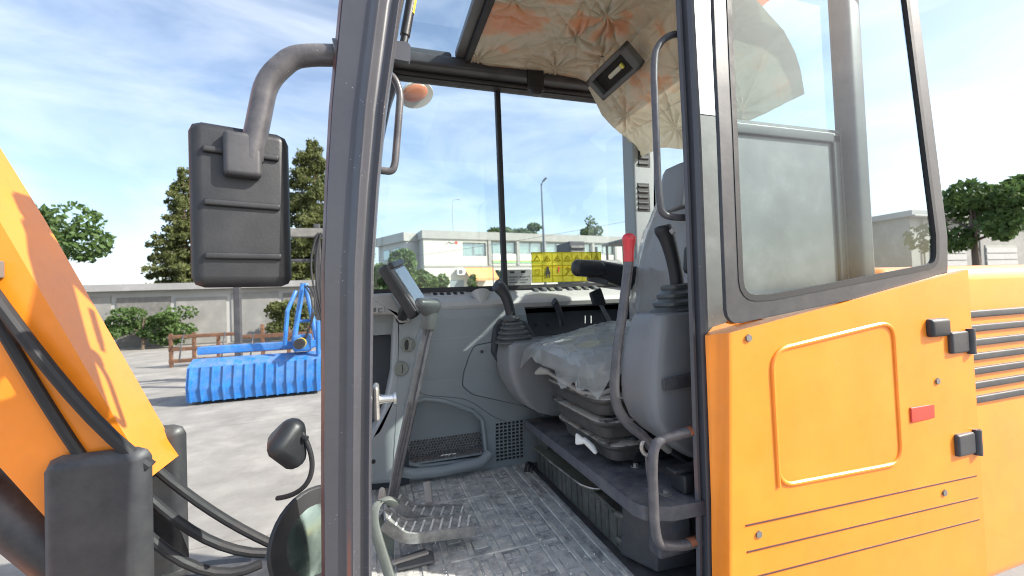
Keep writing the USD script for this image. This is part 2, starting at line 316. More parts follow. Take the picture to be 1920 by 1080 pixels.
# ================================================================ the setting
obj('ground', [grid(2, 2, lambda u, v: np.stack([-600 + 1200 * u, -600 + 1200 * v, 0 * u - .02], 1))], 'ground_far', kind='structure', smooth=False, label='pale bare ground stretching to the horizon')
YD = obj('yard', [box((-40, -20, -.018), (40, 24, -.012))], 'joint_dirt', kind='structure', smooth=False, label='pale concrete yard laid in large slabs')
for i in range(-5, 6):
    for j in range(-2, 7):
        h_ = rng.uniform(-.002, .002); obj('slab', box((i * 3.6 + .008, j * 3.4 + .008, -.011), (i * 3.6 + 3.592, j * 3.4 + 3.392, 0.0 + h_)), 'concrete', YD, smooth=False)

# ================================================================ the excavator
FLOOR, GY = .85, 1.84            # cab floor height; plane of the far window glass
EX = thing('excavator', 'orange and grey mini excavator whose open cab fills the picture, seat and levers inside', 'excavator', (0.6, 1.3, 0.0))

# ---- cab shell: floor, pillars, rails, roof
obj('floor_plate', rbox((-.12, .87, .77), (1.34, 1.90, .842), .01), 'dark_paint', EX)
# near front pillar, a drawn profile with two ridges and a groove
def front_sec(x0, x1, z, yo=0.0):
    w = x1 - x0
    pr = [(0, .030), (.015, .008), (.05, .0), (.30, -.006), (.46, -.009), (.52, -.012), (.57, -.019), (.63, -.021), (.68, -.015), (.72, -.004), (.78, .002), (.86, .002), (.90, -.003), (.945, -.008), (.985, -.004), (1.0, .008), (1.0, .045), (.9, .06), (.2, .065), (0, .055)]
    return np.array([(x0 + a * w, .865 + b + yo, z) for a, b in pr])
zs = [.70, .85, 1.05, 1.25, 1.45, 1.64, 1.8, 1.95, 2.05, 2.16, 2.28, 2.4, 2.52]
xl = np.interp(zs, [.7, 1.08, 1.25, 1.64, 1.9, 2.16, 2.4, 2.52], [-.103, -.103, -.099, -.088, -.072, -.043, .000, .040])
xr = np.interp(zs, [.7, 1.08, 1.25, 1.64, 1.9, 2.16, 2.4, 2.52], [-.019, -.019, -.013, .003, .028, .071, .125, .165])
obj('front_pillar', loft([front_sec(a, b, z) for a, b, z in zip(xl, xr, zs)]), 'pillar_paint', EX, smooth=50)
obj('pillar_trim', loft([np.array([(a - .004, .885, z), (a + .003, .868, z), (a + .006, .90, z), (a - .004, .90, z)]) for a, z in zip(xl, zs)]), 'orange_trim', EX)
# far front pillar stands right behind the near one
obj('far_front_pillar', loft([np.array([(a, 1.80, z), (b, 1.80, z), (b, 1.88, z), (a, 1.88, z)]) for a, b, z in zip(xl, xr - .03, zs)]), 'dark_paint', EX)
# near rear pillar, ridges and a rubber seal; its inner side turns away from the door opening
def rear_sec(z):
    x0 = np.interp(z, [.70, 1.02, 1.16, 1.45, 1.64, 1.95, 2.33, 2.6], [.716, .730, .732, .738, .741, .746, .745, .742])
    pr = [(.045, .055), (.000, .012), (.004, .004), (.010, .003), (.011, .012), (.018, .012), (.020, -.004), (.027, -.010), (.036, -.012), (.042, -.006), (.044, .006), (.050, .008), (.0535, .008), (.056, .055)]
    return np.array([(x0 + a, .865 + b, z) for a, b in pr])
obj('rear_pillar', loft([rear_sec(z) for z in (.70, .9, 1.02, 1.16, 1.3, 1.45, 1.64, 1.95, 2.2, 2.33, 2.52)]), 'pillar_paint', EX, smooth=40)
seam_x = lambda z: rear_sec(z)[-2][0]
obj('quarter_panel', loft([np.array([(seam_x(z) + .002, .874, z), (1.30, .874, z), (1.30, .89, z), (seam_x(z) + .002, .89, z)]) for z in (1.40, 1.64, 2.015)]), 'grey_film', EX)
obj('bright_gap_strip', loft([np.array([(seam_x(z) + a, y, z) for a, y in ((.002, .874), (.065, .874), (.065, .89), (.002, .89))]) for z in np.linspace(2.018, 2.335, 5)]), 'bright_gap_white', EX)  # white strip painted in for the bright background seen through this gap
obj('panel_rim', [rbox((1.255, .866, 1.50), (1.285, .8745, 2.0), .004), rbox((.87, .866, 1.975), (1.285, .8745, 2.005), .004)], 'black_plastic', EX)
obj('quarter_hinge', rbox((.796, .85, 2.345), (.84, .885, 2.372), .005), 'black_plastic', EX)
for y0 in (.868, 1.86):
    obj('rear_corner_post', rbox((1.30, y0 - .03, .8), (1.36, y0 + .03, 2.60), .015), 'dark_paint', EX)
obj('far_middle_post', rbox((1.262, 1.80, .85), (1.36, 1.835, 2.60), .01), 'dark_paint', EX)
obj('rear_wall', rbox((1.30, .90, .80), (1.335, 1.83, 1.58), .008), 'mid_plastic', EX)
obj('rear_window', sheet((1.328, .90, 1.58), (1.328, 1.83, 1.58), (1.328, 1.83, 2.52), (1.328, .90, 2.52)), 'cab_glass', EX, smooth=False)
obj('rear_quarter_window', xsheet(.88, .862, 1.30, 2.02, 2.50), 'cab_glass', EX, smooth=False)
# roof
obj('roof_panel', rbox((.375, .84, 2.595), (1.40, 1.92, 2.665), .03), 'orange_paint', EX)
obj('near_roof_rail', rbox((.06, .845, 2.50), (1.33, .92, 2.59), .02), 'pillar_paint', EX)
obj('roof_front_beam', rbox((-.02, .9, 2.52), (.05, 1.86, 2.62), .02), 'dark_paint', EX)
obj('roof_hatch_glass', sheet((.05, .92, 2.609), (.375, .92, 2.609), (.375, 1.80, 2.609), (.05, 1.80, 2.609)), 'roof_glass', EX, smooth=False)
obj('hatch_edge_bar', rbox((.352, .92, 2.572), (.392, 1.735, 2.603), .006), 'mid_plastic', EX)
obj('hatch_edge_seal', rbox((.388, .92, 2.548), (.412, 1.735, 2.574), .005), 'black_rubber', EX)
obj('windscreen', loft([np.array([(a + .03, .93, z), (a + .03, 1.80, z)]) for a, z in zip(xl[3:], zs[3:])], cap=False, closed=False), 'cab_glass', EX, smooth=False)

# ---- far side window wall: frame with a rounded opening, header rail, seals, panes
opening = rounded([(-.03, 1.6145), (1.268, 1.6145), (1.268, 2.36), (1.215, 2.47), (1.14, 2.515), (.10, 2.515), (.02, 2.46), (-.03, 2.30)], .03)
outer = sg.box(-.10, 1.50, 1.36, 2.60)
obj('far_window_frame', xz(list(outer.exterior.coords), 1.800, 1.865, holes=[opening]), 'dark_paint', EX)
seal = opening.buffer(.004).difference(opening.buffer(-.013))
sealp = sg.Polygon(opening.buffer(.004).exterior.coords)
obj('window_seal', xz(list(sealp.exterior.coords), 1.793, 1.830, holes=[opening.buffer(-.012)]), 'black_rubber', EX)
obj('header_rail', rbox((-.04, 1.715, 2.522), (1.25, 1.80, 2.572), .012), 'dark_paint', EX)
obj('header_trim', rbox((.02, 1.735, 2.545), (.34, 1.80, 2.60), .01), 'recess_plastic', EX)
obj('header_lip', rbox((-.04, 1.775, 2.507), (1.20, 1.80, 2.523), .006), 'black_rubber', EX)
w = obj('sliding_window', xsheet(1.840, .56, 1.275, 1.60, 2.52), 'cab_glass', EX, smooth=False)
obj('pane', xsheet(1.850, -.04, .575, 1.60, 2.52), 'cab_glass', w, smooth=False)
obj('centre_post', rbox((.551, 1.826, 1.612), (.573, 1.858, 2.52), .004), 'black_rubber', w)
obj('window_latch', [rbox((.66, 1.70, 2.465), (.735, 1.722, 2.572), .006), rbox((.678, 1.695, 2.445), (.722, 1.735, 2.485), .008)], 'black_plastic', EX)
obj('window_clip', rbox(V(0.0078, 1.8300, 1.9699), V(0.0246, 1.8300, 1.9068) + np.array([0, .02, 0]), .004), 'black_plastic', EX)

# ---- stickers on the sliding glass
def glass_rect(px0, py0, px1, py1, y=1.834):
    a, b, c, d = P(px0, py0, Y=y), P(px1, py0 - (px1 - px0) * .028, Y=y), P(px1, py1 - (px1 - px0) * .028, Y=y), P(px0, py1, Y=y)
    x0, x1 = (a[0] + d[0]) / 2, (b[0] + c[0]) / 2; z0, z1 = (c[2] + d[2]) / 2, (a[2] + b[2]) / 2
    return x0, z0, x1, z1
X0, Z0, X1, Z1 = glass_rect(997, 475, 1127, 530)
wd = obj('warning_sticker', box((X0, 1.832, Z0), (X1, 1.8335, Z1)), 'decal_yellow', EX, smooth=False, label='yellow warning sticker sheet with pictograms')
cw = (X1 - X0) / 7; mz = Z0 + (Z1 - Z0) * .56
for k in range(8): obj('ruled_line', box((X0 + cw * k - .0012, 1.8305, Z0), (X0 + cw * k + .0012, 1.8312, Z1)), 'decal_print', wd, smooth=False)
for z in (Z0, mz, Z1, Z0 + (Z1 - Z0) * .22): obj('ruled_line', box((X0, 1.8296, z - .0012), (X1, 1.8303, z + .0012)), 'decal_print', wd, smooth=False)
for k in range(7):
    cx = X0 + cw * (k + .5); t = cw * .36; zc = mz + (Z1 - mz) * .55
    tr = sg.Polygon([(cx - t, zc - t * .75), (cx + t, zc - t * .75), (cx, zc + t * .85)]); inn = tr.buffer(-.0045)
    obj('pictogram', xz(list(tr.exterior.coords), 1.8285, 1.8292, holes=[inn, ] if k % 3 == 0 else [inn.difference(sg.Point(cx, zc - .002).buffer(.006)).difference(sg.box(cx - .002, zc - .004, cx + .012, zc + .002))]), 'decal_print', wd, smooth=False)
    if k > 0:
        obj('caption_panel', box((X0 + cw * k + .003, 1.8314, mz - .012), (X0 + cw * (k + 1) - .003, 1.8318, mz - .003)), 'decal_yellow_dark', wd, smooth=False)
cx, zc = X0 + cw * 1.5, Z0 + (mz - Z0) * .62
fig = unary_union([sg.Point(cx, zc + .018).buffer(.006), sg.Polygon([(cx - .006, zc + .014), (cx + .006, zc + .014), (cx + .014, zc - .012), (cx - .014, zc - .012)]), sg.box(cx - .009, zc - .028, cx - .004, zc - .01), sg.box(cx + .004, zc - .028, cx + .009, zc - .01)])
obj('pictogram', xz(list(fig.exterior.coords), 1.8285, 1.8292), 'print_black', wd, smooth=False)
for k, (dx, mt) in enumerate(((.5, 'decal_print'), (2.55, 'print_red'), (3.6, 'decal_print'), (4.5, 'decal_print'), (5.5, 'decal_print'))):
    cx = X0 + cw * dx
    g = [sg.LineString([(cx - .012, zc - .012), (cx + .012, zc + .014)]).buffer(.004), sg.LineString([(cx - .006, zc + .018), (cx + .004, zc + .006)]).buffer(.004)] if k != 0 else [sg.box(cx - .012, zc - .012, cx + .012, zc + .012).difference(sg.box(cx - .009, zc - .009, cx + .009, zc + .009))]
    if k == 1: g = [sg.LineString([(cx, zc - .002), (cx + .003, zc + .02)]).buffer(.003), sg.Point(cx - .001, zc - .012).buffer(.003)]
    g = unary_union(g); g = max(g.geoms, key=lambda q: q.area) if g.geom_type != 'Polygon' else g
    obj('pictogram', xz(list(g.exterior.coords), 1.8285, 1.8292, holes=[sg.Polygon(i) for i in g.interiors]), mt, wd, smooth=False)
x0, z0, x1, z1 = glass_rect(951, 506, 995, 536)
sd = obj('data_sticker', box((x0, 1.832, z0), (x1, 1.8335, z1)), 'decal_silver', EX, smooth=False, label='grey printed data sticker on the glass')
for k in range(2):
    xa = x0 + (x1 - x0) * (.12 + .46 * k); W2 = (x1 - x0) * .30
    obj('print_block', box((xa, 1.8305, z1 - .016), (xa + W2 * .6, 1.8312, z1 - .007)), 'print_black', sd, smooth=False)
    for q in range(3): obj('print_block', box((xa - .006, 1.8305, z0 + .012 + q * .012), (xa + W2 - .012 * ((q + k) % 2), 1.8312, z0 + .016 + q * .012)), 'print_grey', sd, smooth=False)
obj('print_block', box((x0 + .004, 1.8305, (z0 + z1) / 2 + .004), (x1 - .004, 1.8312, (z0 + z1) / 2 + .0055)), 'print_grey', sd, smooth=False)

# ---- far side trim panel under the window: ledge, wall with a storage pocket, access cover, vent grille
ledge = [(1.832, 1.600), (1.815, 1.6055), (1.800, 1.604), (1.715, 1.571), (1.703, 1.563), (1.698, 1.548), (1.706, 1.53), (1.76, 1.522), (1.832, 1.522)]
obj('window_ledge', loft([np.array([(x, y + .012 * max(0, (.25 - x)), z) for y, z in ledge]) for x in np.linspace(-.08, 1.262, 8)]), 'light_plastic', EX, smooth=40)
def wall_y(z): return np.interp(z, [.84, 1.0, 1.25, 1.42, 1.50, 1.54], [1.800, 1.788, 1.750, 1.716, 1.700, 1.700])
pk = lambda L, y=1.78: [(P(a, b, Y=y)[0], P(a, b, Y=y)[2]) for a, b in L]
pocket = rounded(pk([(772, 764), (790, 748), (830, 752), (885, 772), (903, 790), (911, 850), (900, 860), (790, 874), (764, 868)]), .018)
wallpoly = sg.Polygon([(.10, .842), (.70, .842), (.70, 1.16), (.64, 1.35), (.60, 1.535), (-.06, 1.535), (-.06, 1.45), (.06, 1.45)])
def bent_panel(poly, off, thick, holes=(), cell=.03):
    """panel that follows the curved wall: the polygon cut at the wall's creases"""
    p = poly
    for h in holes: p = p.difference(h)
    out = []; z = p.bounds[1]
    while z < p.bounds[3] - 1e-6:
        z2 = min([q for q in (1.0, 1.25, 1.42, 1.50, 9) if q > z + 1e-6][0], p.bounds[3]); s = p.intersection(sg.box(-5, z, 5, z2))
        for g in (s.geoms if hasattr(s, 'geoms') else [s]):
            if g.geom_type == 'Polygon' and g.area > 1e-7:
                m = trimesh.creation.extrude_polygon(g, thick); v = m.vertices
                m.vertices = np.stack([v[:, 0], wall_y(v[:, 1]) + off + thick - v[:, 2], v[:, 1]], 1); out.append(m)
        z = z2
    return out
sp = obj('side_panel', bent_panel(wallpoly, 0, .03, [pocket, sg.box(.478, .872, .606, 1.042)]), 'grey_plastic', EX, smooth=15)
# rounded lip round the pocket
pc = np.array(pocket.exterior.coords)[:-1]; pcs = np.array([pocket.buffer(.006).exterior.interpolate(t, normalized=True).coords[0] for t in np.linspace(0, 1, 90)])
lip = np.stack([pcs[:, 0], wall_y(pcs[:, 1]) - .002, pcs[:, 1]], 1)
obj('pocket_lip', tube(lip, .0085, 10), 'grey_plastic', sp)
low = [q for q in lip if q[2] < .985]
pc2 = V(0.0757, 1.7600, 0.9118), V(0.1193, 1.7500, 0.8982), V(0.2446, 1.7520, 0.8878), V(0.4121, 1.7600, 0.8976), V(0.4456, 1.7700, 0.9246)
obj('pocket_sill', tube(fillet([np.array(q) for q in pc2], .03), .020, 12), 'grey_plastic', sp)
obj('pocket_tray', [xz(list(pocket.buffer(.02).exterior.coords), 1.868, 1.875), box((.10, 1.79, .915), (.44, 1.87, .921))], 'grey_plastic', sp, smooth=False)
# honeycomb liner in the bottom of the pocket: raised hexagon cells
hexes = []
for r_ in range(6):
    for c_ in range(26):
        hx, hz = .118 + c_ * .0125 + (r_ % 2) * .00625, .928 + r_ * .011
        if pocket.buffer(.004).contains(sg.Point(hx, hz)): hexes.append(disc((hx, 1.867, hz), (0, -1, 0), .0056, .006, 6, .0035))
for r_ in range(5):
    for c_ in range(26):
        hexes.append(disc((.118 + c_ * .0125 + (r_ % 2) * .00625, 1.80 + r_ * .0125, .9205), (0, 0, 1), .0056, .006, 6, .0035))
obj('pocket_liner', hexes, 'pocket_mat', EX, kind='stuff', label='dusty honeycomb liner of the pocket')
for k, (dx, dy, wh) in enumerate(((0, 0, 'leftmost'), (.014, .006, 'second from the left'), (.03, -.003, 'third from the left'), (.045, .004, 'rightmost'))):
    q = V(0.2486, 1.8000, 0.9175)
    obj('paper_scrap', oriented(rbox((0, 0, 0), (.016, .007, .002), .0008), (q[0] + dx, 1.80 + dy, .929), (1, .6 * (-1) ** k, .15), (-.4, 1, .1)), 'paper', label=f'tiny pale paper scrap in the side pocket, {wh} of the four', category='paper scrap', group='paper scraps in the side pocket')
# access cover, a proud panel with a shadow gap, and the lower swoop
cover = rounded(pk([(889, 648), (930, 640), (975, 660), (1010, 700), (1010, 772), (985, 764), (890, 742), (869, 726), (871, 700), (880, 668)], 1.73), .02)
obj('access_cover', bent_panel(cover, -.006, .006, cell=.03), 'grey_plastic', EX, smooth=15)
gap = np.array(cover.buffer(.0015).exterior.coords); obj('cover_gap', tube(np.stack([gap[:, 0], wall_y(gap[:, 1]) - .0008, gap[:, 1]], 1), .0014, 5), 'recess_plastic', EX)
sw = [P(a, b, Y=1.765) for a, b in ((786, 726), (800, 740), (840, 744), (880, 752), (915, 775), (945, 790), (985, 797))]
obj('panel_seam', tube(spline([(q[0], wall_y(q[2]) - .0006, q[2]) for q in sw], 30), .0012, 5), 'mid_plastic', EX)
for (a_, b_) in ((790, 700), (1000, 690), (880, 700)): obj('trim_screw', disc((P(a_, b_, Y=1.73)[0], wall_y(P(a_, b_, Y=1.73)[2]) - .001, P(a_, b_, Y=1.73)[2]), (0, -1, 0), .0055, .0025, 10), 'mid_plastic', EX)
obj('cover_screw', disc((V(0.4154, 1.7200, 1.3565)[0], wall_y(1.40) - .008, V(0.4154, 1.7200, 1.3565)[2]), (0, 1, 0), .006, .006, 12), 'black_plastic', EX)
# vent grille: a dark box behind a lattice of bars
vg = obj('vent_grille', [box((.478, 1.80, .872), (.606, 1.812, 1.042))], 'print_black', EX, smooth=False, label='square air vent low on the side panel')
for k in range(12):
    zz = .872 + .17 * k / 11; obj('louvre', rbox((.474, wall_y(zz) - .002, zz - .0026), (.610, wall_y(zz) + .008, zz + .0026), .001, 6), 'grey_plastic', vg)
for k in range(8):
    xx = .478 + .128 * k / 7; obj('louvre_post', loft([np.array([(xx - .0022, wall_y(z) - .0015, z), (xx + .0022, wall_y(z) - .0015, z), (xx + .0022, wall_y(z) + .008, z), (xx - .0022, wall_y(z) + .008, z)]) for z in (.870, .957, 1.044)]), 'grey_plastic', vg)
# vents and switches along the ledge
def on_ledge(px, py, a, b, n0, n1, r=.003):
    """a small box a wide and b deep on the sloping ledge, where the photograph shows it"""
    y = 1.757
    for _ in range(4):
        q = P(px, py, Y=y); y = y + np.clip((q[2] - (1.571 + (y - 1.715) * .388)), -.01, .01)   # slide along until it lies on the slope
        y = float(np.clip(y, 1.722, 1.79))
    q = P(px, py, Y=y); o = np.array([q[0], y, 1.571 + (y - 1.715) * .388])
    return oriented(rbox((-a / 2, -b / 2, n0), (a / 2, b / 2, n1), r), o, (1, 0, 0), (0, .932, .362))
lv = obj('ledge_vent', on_ledge(842, 551, .150, .050, -.003, .003), 'light_plastic', EX)
for k in range(5): obj('slot', on_ledge(816 + 12.6 * k, 552 - k * .45, .017, .030, -.002, .0045, .002), 'print_black', lv)
q = np.array([V(0.4218, 1.7450, 1.6015)[0], 1.735, 1.585])
cp = obj('cup_holder', tube([q + np.array([0, -.03, -.035]), q + np.array([0, -.012, -.010]), q + np.array([0, 0, .010])], [.010, .026, .040], 24), 'light_plastic', EX)
obj('lid', tube([q + np.array([0, 0, .010]), q + np.array([0, 0, .017]), q + np.array([0, 0, .024])], [.033, .031, .018], 24), 'black_plastic', cp)
for k, px in enumerate((1004, 1019, 1034, 1048, 1068, 1083, 1098, 1114)):
    obj('rocker_switch', on_ledge(px, 541 - k * .55, .023, .034, -.003, .009 + .003 * (k % 2), .004), ('handle_plastic', 'mid_plastic', 'green_plate')[k % 3], EX)
# dark recess behind the far console, with a coat hook, buckle and small clips
obj('recess_wall', box((.54, 1.80, 1.05), (1.30, 1.828, 1.53)), 'recess_plastic', EX, smooth=False)
obj('console_shelf', rbox((.60, 1.55, 1.10), (1.30, 1.80, 1.30), .02), 'recess_plastic', EX)
ck = [V(0.7472, 1.6600, 1.4451), V(0.7443, 1.6600, 1.4900), V(0.7294, 1.6550, 1.5310), V(0.7135, 1.6500, 1.5495)]
obj('recline_lever', tube(spline(ck, 14), np.linspace(.012, .017, 14), 12, flat=.7), 'black_plastic', EX)
b0, b1 = V(0.8391, 1.5800, 1.5879), V(0.9271, 1.6000, 1.4825)
bk = obj('belt_buckle', hull([(V(0.8507, 1.5800, 1.5744), .008), (V(0.8909, 1.5800, 1.5906), .008), (V(0.8637, 1.5800, 1.5388), .01), (V(0.9080, 1.5800, 1.5326), .01)]), 'black_plastic', EX)
obj('stalk', tube([V(0.8883, 1.5800, 1.5378), V(0.9278, 1.5850, 1.4696), V(0.9413, 1.5850, 1.4377)], .008, 10), 'mid_plastic', bk)
for a in (1097, 1108): obj('white_clip', tube([P(a, 606, Y=1.70), P(a, 592, Y=1.70)], .0028, 6), 'white_plastic', EX)
for a in (1004, 1026): obj('panel_hole', disc(P(a, 610, Y=1.7985), (0, -1, 0), .007, .002, 12), 'print_black', EX)

# ---- front right corner: sloping column with dials, dark front recess, monitor, switch strip
obj('front_recess', box((-.13, 1.772, .85), (.115, 1.795, 1.525)), 'recess_plastic', EX, smooth=False)
col = [(738, 566), (806, 578), (793, 650), (768, 750), (752, 830), (744, 905), (688, 910), (688, 816), (703, 803), (719, 768), (733, 700)]
obj('dash_column', shaped_xz([P(a, b, Y=1.665) for a, b in col], 1.655, 1.78, .022, .016), 'grey_plastic', EX, smooth=40)
tip = [(686, 552), (735, 549), (770, 604), (750, 606), (738, 590), (716, 590), (686, 592)]
obj('dash_top', shaped_xz([P(a, b, Y=1.63) for a, b in tip], 1.622, 1.78, .014, .006), 'light_plastic', EX, smooth=40)
sp2 = obj('symbol_plate', rbox(V(-0.0065, 1.6200, 1.5359), V(0.0364, 1.6200, 1.5608) + np.array([0, .003, 0]), .001), 'label_silver', EX)
for a, b, c, d in ((699, 585, 705, 577), (709, 586, 717, 584), (709, 580, 717, 578), (709, 584, 711, 579)): obj('print_block', box(P(a, b, Y=1.618), P(c, d, Y=1.618) + np.array([0, .0012, 0])), 'print_grey', sp2, smooth=False)
for (a, b, open_) in ((765, 646, True), (752, 691, False)):
    c = P(a, b, Y=1.652); dl = obj('vent_dial', tube([c + np.array([0, .006, 0]), c + np.array([0, -.004, 0]), c + np.array([0, -.008, 0])], [.027, .027, .024], 30), 'dial_ivory', EX)
    if open_:
        obj('opening', [xz([(c[0] - .006 + q[0], 0, c[2] + q[1]) for q in ((-.006, -.018), (.003, -.020), (.008, .0), (.006, .018), (-.002, .02), (-.008, .004))], c[1] - .0095, c[1] - .0075)], 'print_black', dl, smooth=False)
        obj('flap', rbox((c[0] + .004, c[1] - .012, c[2] - .016), (c[0] + .016, c[1] - .007, c[2] + .018), .003), 'dial_ivory', dl)
    else: obj('groove', tube([c + np.array([.002, -.0082, -.016]), c + np.array([.005, -.0082, 0]), c + np.array([.003, -.0082, .016])], .0018, 6), 'print_black', dl)
obj('column_hole', disc(V(-0.0170, 1.6540, 0.9999), (0, -1, 0), .008, .0018, 14), 'print_black', EX)
# monitor: a tilted slab whose screen faces the seat
A, B, A2 = V(0.0484, 1.4500, 1.6998), V(0.1468, 1.4500, 1.5322), V(0.1079, 1.5850, 1.7035)
Xm = unit(A - B); Ym = unit((A2 - A) - Xm * ((A2 - A) @ Xm)); Nm = np.cross(Xm, Ym); Nm = Nm if Nm[0] > 0 else -Nm; Hm = np.linalg.norm(A - B); Wm = np.linalg.norm(A2 - A)
def slab(x0, x1, y0, y1, n0, n1, r):
    m = rbox((x0, y0, n0), (x1, y1, n1), r); v = m.vertices; m.vertices = B + v[:, :1] * Xm + v[:, 1:2] * Ym + v[:, 2:] * Nm; m.fix_normals() if m.is_watertight else None; return m
mo = obj('monitor', slab(-.004, Hm, 0, Wm, -.046, -.006, .010), 'black_plastic', EX)
obj('bezel', slab(0, Hm - .002, .004, Wm - .004, -.012, .002, .006), 'mid_plastic', mo)
obj('bezel_foot', slab(.002, .028, .012, Wm - .012, -.004, .0042, .003), 'light_plastic', mo)
obj('visor', slab(Hm - .024, Hm - .002, .002, Wm - .002, -.006, .010, .004), 'black_plastic', mo)
obj('screen', slab(.032, Hm - .03, .014, Wm - .014, .0005, .0046, .001), 'screen', mo)
obj('bracket', tube([B + Xm * Hm * .25 + Ym * Wm * .5 - Nm * .04, V(0.0968, 1.6600, 1.5062)], .02, 12), 'black_plastic', mo)

# ---- travel lever with its L-shaped grip, and the foot pedals
lp = [V(0.1654, 1.4000, 1.4844), V(0.1404, 1.4000, 1.3908), V(0.1020, 1.4000, 1.2330), V(0.0647, 1.4000, 1.0853), V(0.0347, 1.4000, 0.9462)]
rod = []
for k, (q, wdt) in enumerate(zip(spline(lp, 20), np.linspace(.021, .016, 20))):
    rod.append(np.array([(q[0] + a * wdt, 1.40 + b, q[2] + a * wdt * .2) for a, b in ((-1, -.004), (-.8, -.010), (-.35, -.010), (-.2, -.005), (.2, -.005), (.35, -.010), (.8, -.010), (1, -.004), (1, .008), (-1, .008))]))
tl = obj('travel_lever', loft(rod), 'tube_paint', EX, smooth=30)
g1 = [V(0.1653, 1.4000, 1.4810), V(0.1667, 1.4000, 1.4980), V(0.1691, 1.4000, 1.5184), V(0.1726, 1.4000, 1.5457)]
obj('grip_sleeve', tube(g1, [.022, .026, .028, .029], 18), 'handle_plastic', tl)
obj('grip', hull([(V(0.1420, 1.3600, 1.5641), .019), (V(0.1396, 1.4000, 1.5694), .014), (V(0.1836, 1.3900, 1.5573), .024), (V(0.1861, 1.4200, 1.5641), .020), (V(0.1722, 1.4000, 1.5354), .026)], 16), 'handle_plastic', tl)
def pedal(y0, y1, pts, nr, r0, lab):
    """a folding foot pedal: a plate bent up at its front end, with a rolled rim and raised cross ribs"""
    c = fillet([np.array((x, 0, z)) for x, z in pts], .06, 8); t = np.gradient(c, axis=0); t /= np.linalg.norm(t, axis=1, keepdims=True); n = np.stack([-t[:, 2], 0 * t[:, 0], t[:, 0]], 1); n *= np.sign(n[:, 2].sum())
    th = .007; s = []
    for k in range(len(c)):
        ins = .012 * max(0, 1 - k / 2)
        s.append(np.array([c[k] + n[k] * a + np.array([0, b, 0]) for a, b in ((0, y0 + ins), (th, y0 + ins), (th, y1 - ins), (0, y1 - ins))]))
    p = obj('pedal', loft(s), 'pedal_rubber', EX, smooth=30, label=lab)
    for yy in (y0, y1): obj('rim', loft([np.array([c[k] + n[k] * a + np.array([0, yy + b, 0]) for a, b in ((-.016, -.004), (.012, -.004), (.012, .004), (-.016, .004))]) for k in range(len(c))]), 'pedal_rubber', p, smooth=30)
    L = np.concatenate([[0], np.cumsum(np.linalg.norm(np.diff(c, axis=0), axis=1))])
    for q in np.linspace(.05, .96, nr):
        d = q * L[-1]; o = np.array([np.interp(d, L, c[:, i]) for i in range(3)]); tt = unit([np.interp(d, L, t[:, i]) for i in range(3)]); nn = np.array([-tt[2], 0, tt[0]]); nn *= np.sign(nn[2] + 1e-9)
        obj('tread_rib', loft([np.array([o + tt * (a + .010 * sy) + nn * b + np.array([0, y, 0]) for a, b in ((-.0035, .006), (-.0025, .0098), (.0025, .0098), (.0035, .006))]) for y, sy in ((y0 + .006, -1), ((y0 + y1) / 2, 0), (y1 - .006, 1))]), 'pedal_rib', p)
    return p
pn = [(V(0.0138, 1.2900, 0.9731)[0] - .004, V(0.0138, 1.2900, 0.9731)[2]), (V(0.0623, 1.2700, 0.9227)[0], V(0.0623, 1.2700, 0.9227)[2]), (V(0.2583, 1.2500, 0.9068)[0], V(0.2583, 1.2500, 0.9068)[2])]
pedal(1.235, 1.315, pn, 10, 0, 'nearer dusty foot pedal with pale ribs')
pf = [(V(0.0487, 1.4200, 0.9563)[0] - .004, V(0.0490, 1.4200, 0.9645)[2]), (V(0.1026, 1.4200, 0.8981)[0], V(0.1026, 1.4200, 0.8981)[2]), (V(0.2628, 1.4000, 0.8735)[0], V(0.2628, 1.4000, 0.8735)[2])]
pedal(1.375, 1.450, pf, 8, 0, 'farther dusty foot pedal with pale ribs')
obj('pedal_arm', [tube([V(0.1541, 1.5000, 0.9571), V(0.1551, 1.4700, 0.9336), V(0.1514, 1.4300, 0.9166)], .012, 10, flat=.5)], 'lever_dusty', EX)
bar = [V(0.0414, 1.2200, 1.0272), V(0.0140, 1.2000, 1.0521), V(-0.0077, 1.1900, 1.0466), V(-0.0152, 1.1800, 1.0158), V(-0.0074, 1.1700, 0.9720), V(0.0088, 1.1600, 0.9137), V(0.0248, 1.1500, 0.8561)]
bt = spline(bar, 30); obj('pedal_bracket', loft([np.array([q + np.array([a, b, a * .25]) for a, b in ((-.011, -.012), (.011, -.012), (.011, .012), (-.011, .012))]) for q in bt]), 'green_bar', EX, smooth=40)
obj('pedal_bracket_knob', hull([(V(0.0071, 1.2600, 1.0538), .008), (V(0.0064, 1.2600, 1.0306), .011)]), 'lever_dusty', EX)
obj('pedal_bracket_plate', xz([P(a, b, Y=1.30) for a, b in ((702, 960), (740, 990), (738, 1040), (716, 1060))], 1.296, 1.304, .01), 'green_bar', EX)
hp = [V(0.0322, 1.2553, 0.8620), V(0.1172, 1.2755, 0.8620), V(0.1396, 1.2499, 0.8620), V(0.1384, 1.2080, 0.8620), V(0.0397, 1.2072, 0.8620)]
obj('floor_hatch', prism(rounded([(q[0], q[1]) for q in hp], .008), (0, 0, .856), (1, 0, 0), (0, 1, 0), .007), 'mid_plastic', EX)
obj('hatch_latch', oriented(rbox((-.05, -.008, 0), (.05, .008, .008), .003), V(0.0768, 1.2366, 0.8640), V(0.1357, 1.2424, 0.8640) - V(0.0408, 1.2279, 0.8640), (0, 1, 0)), 'lever_dusty', EX)
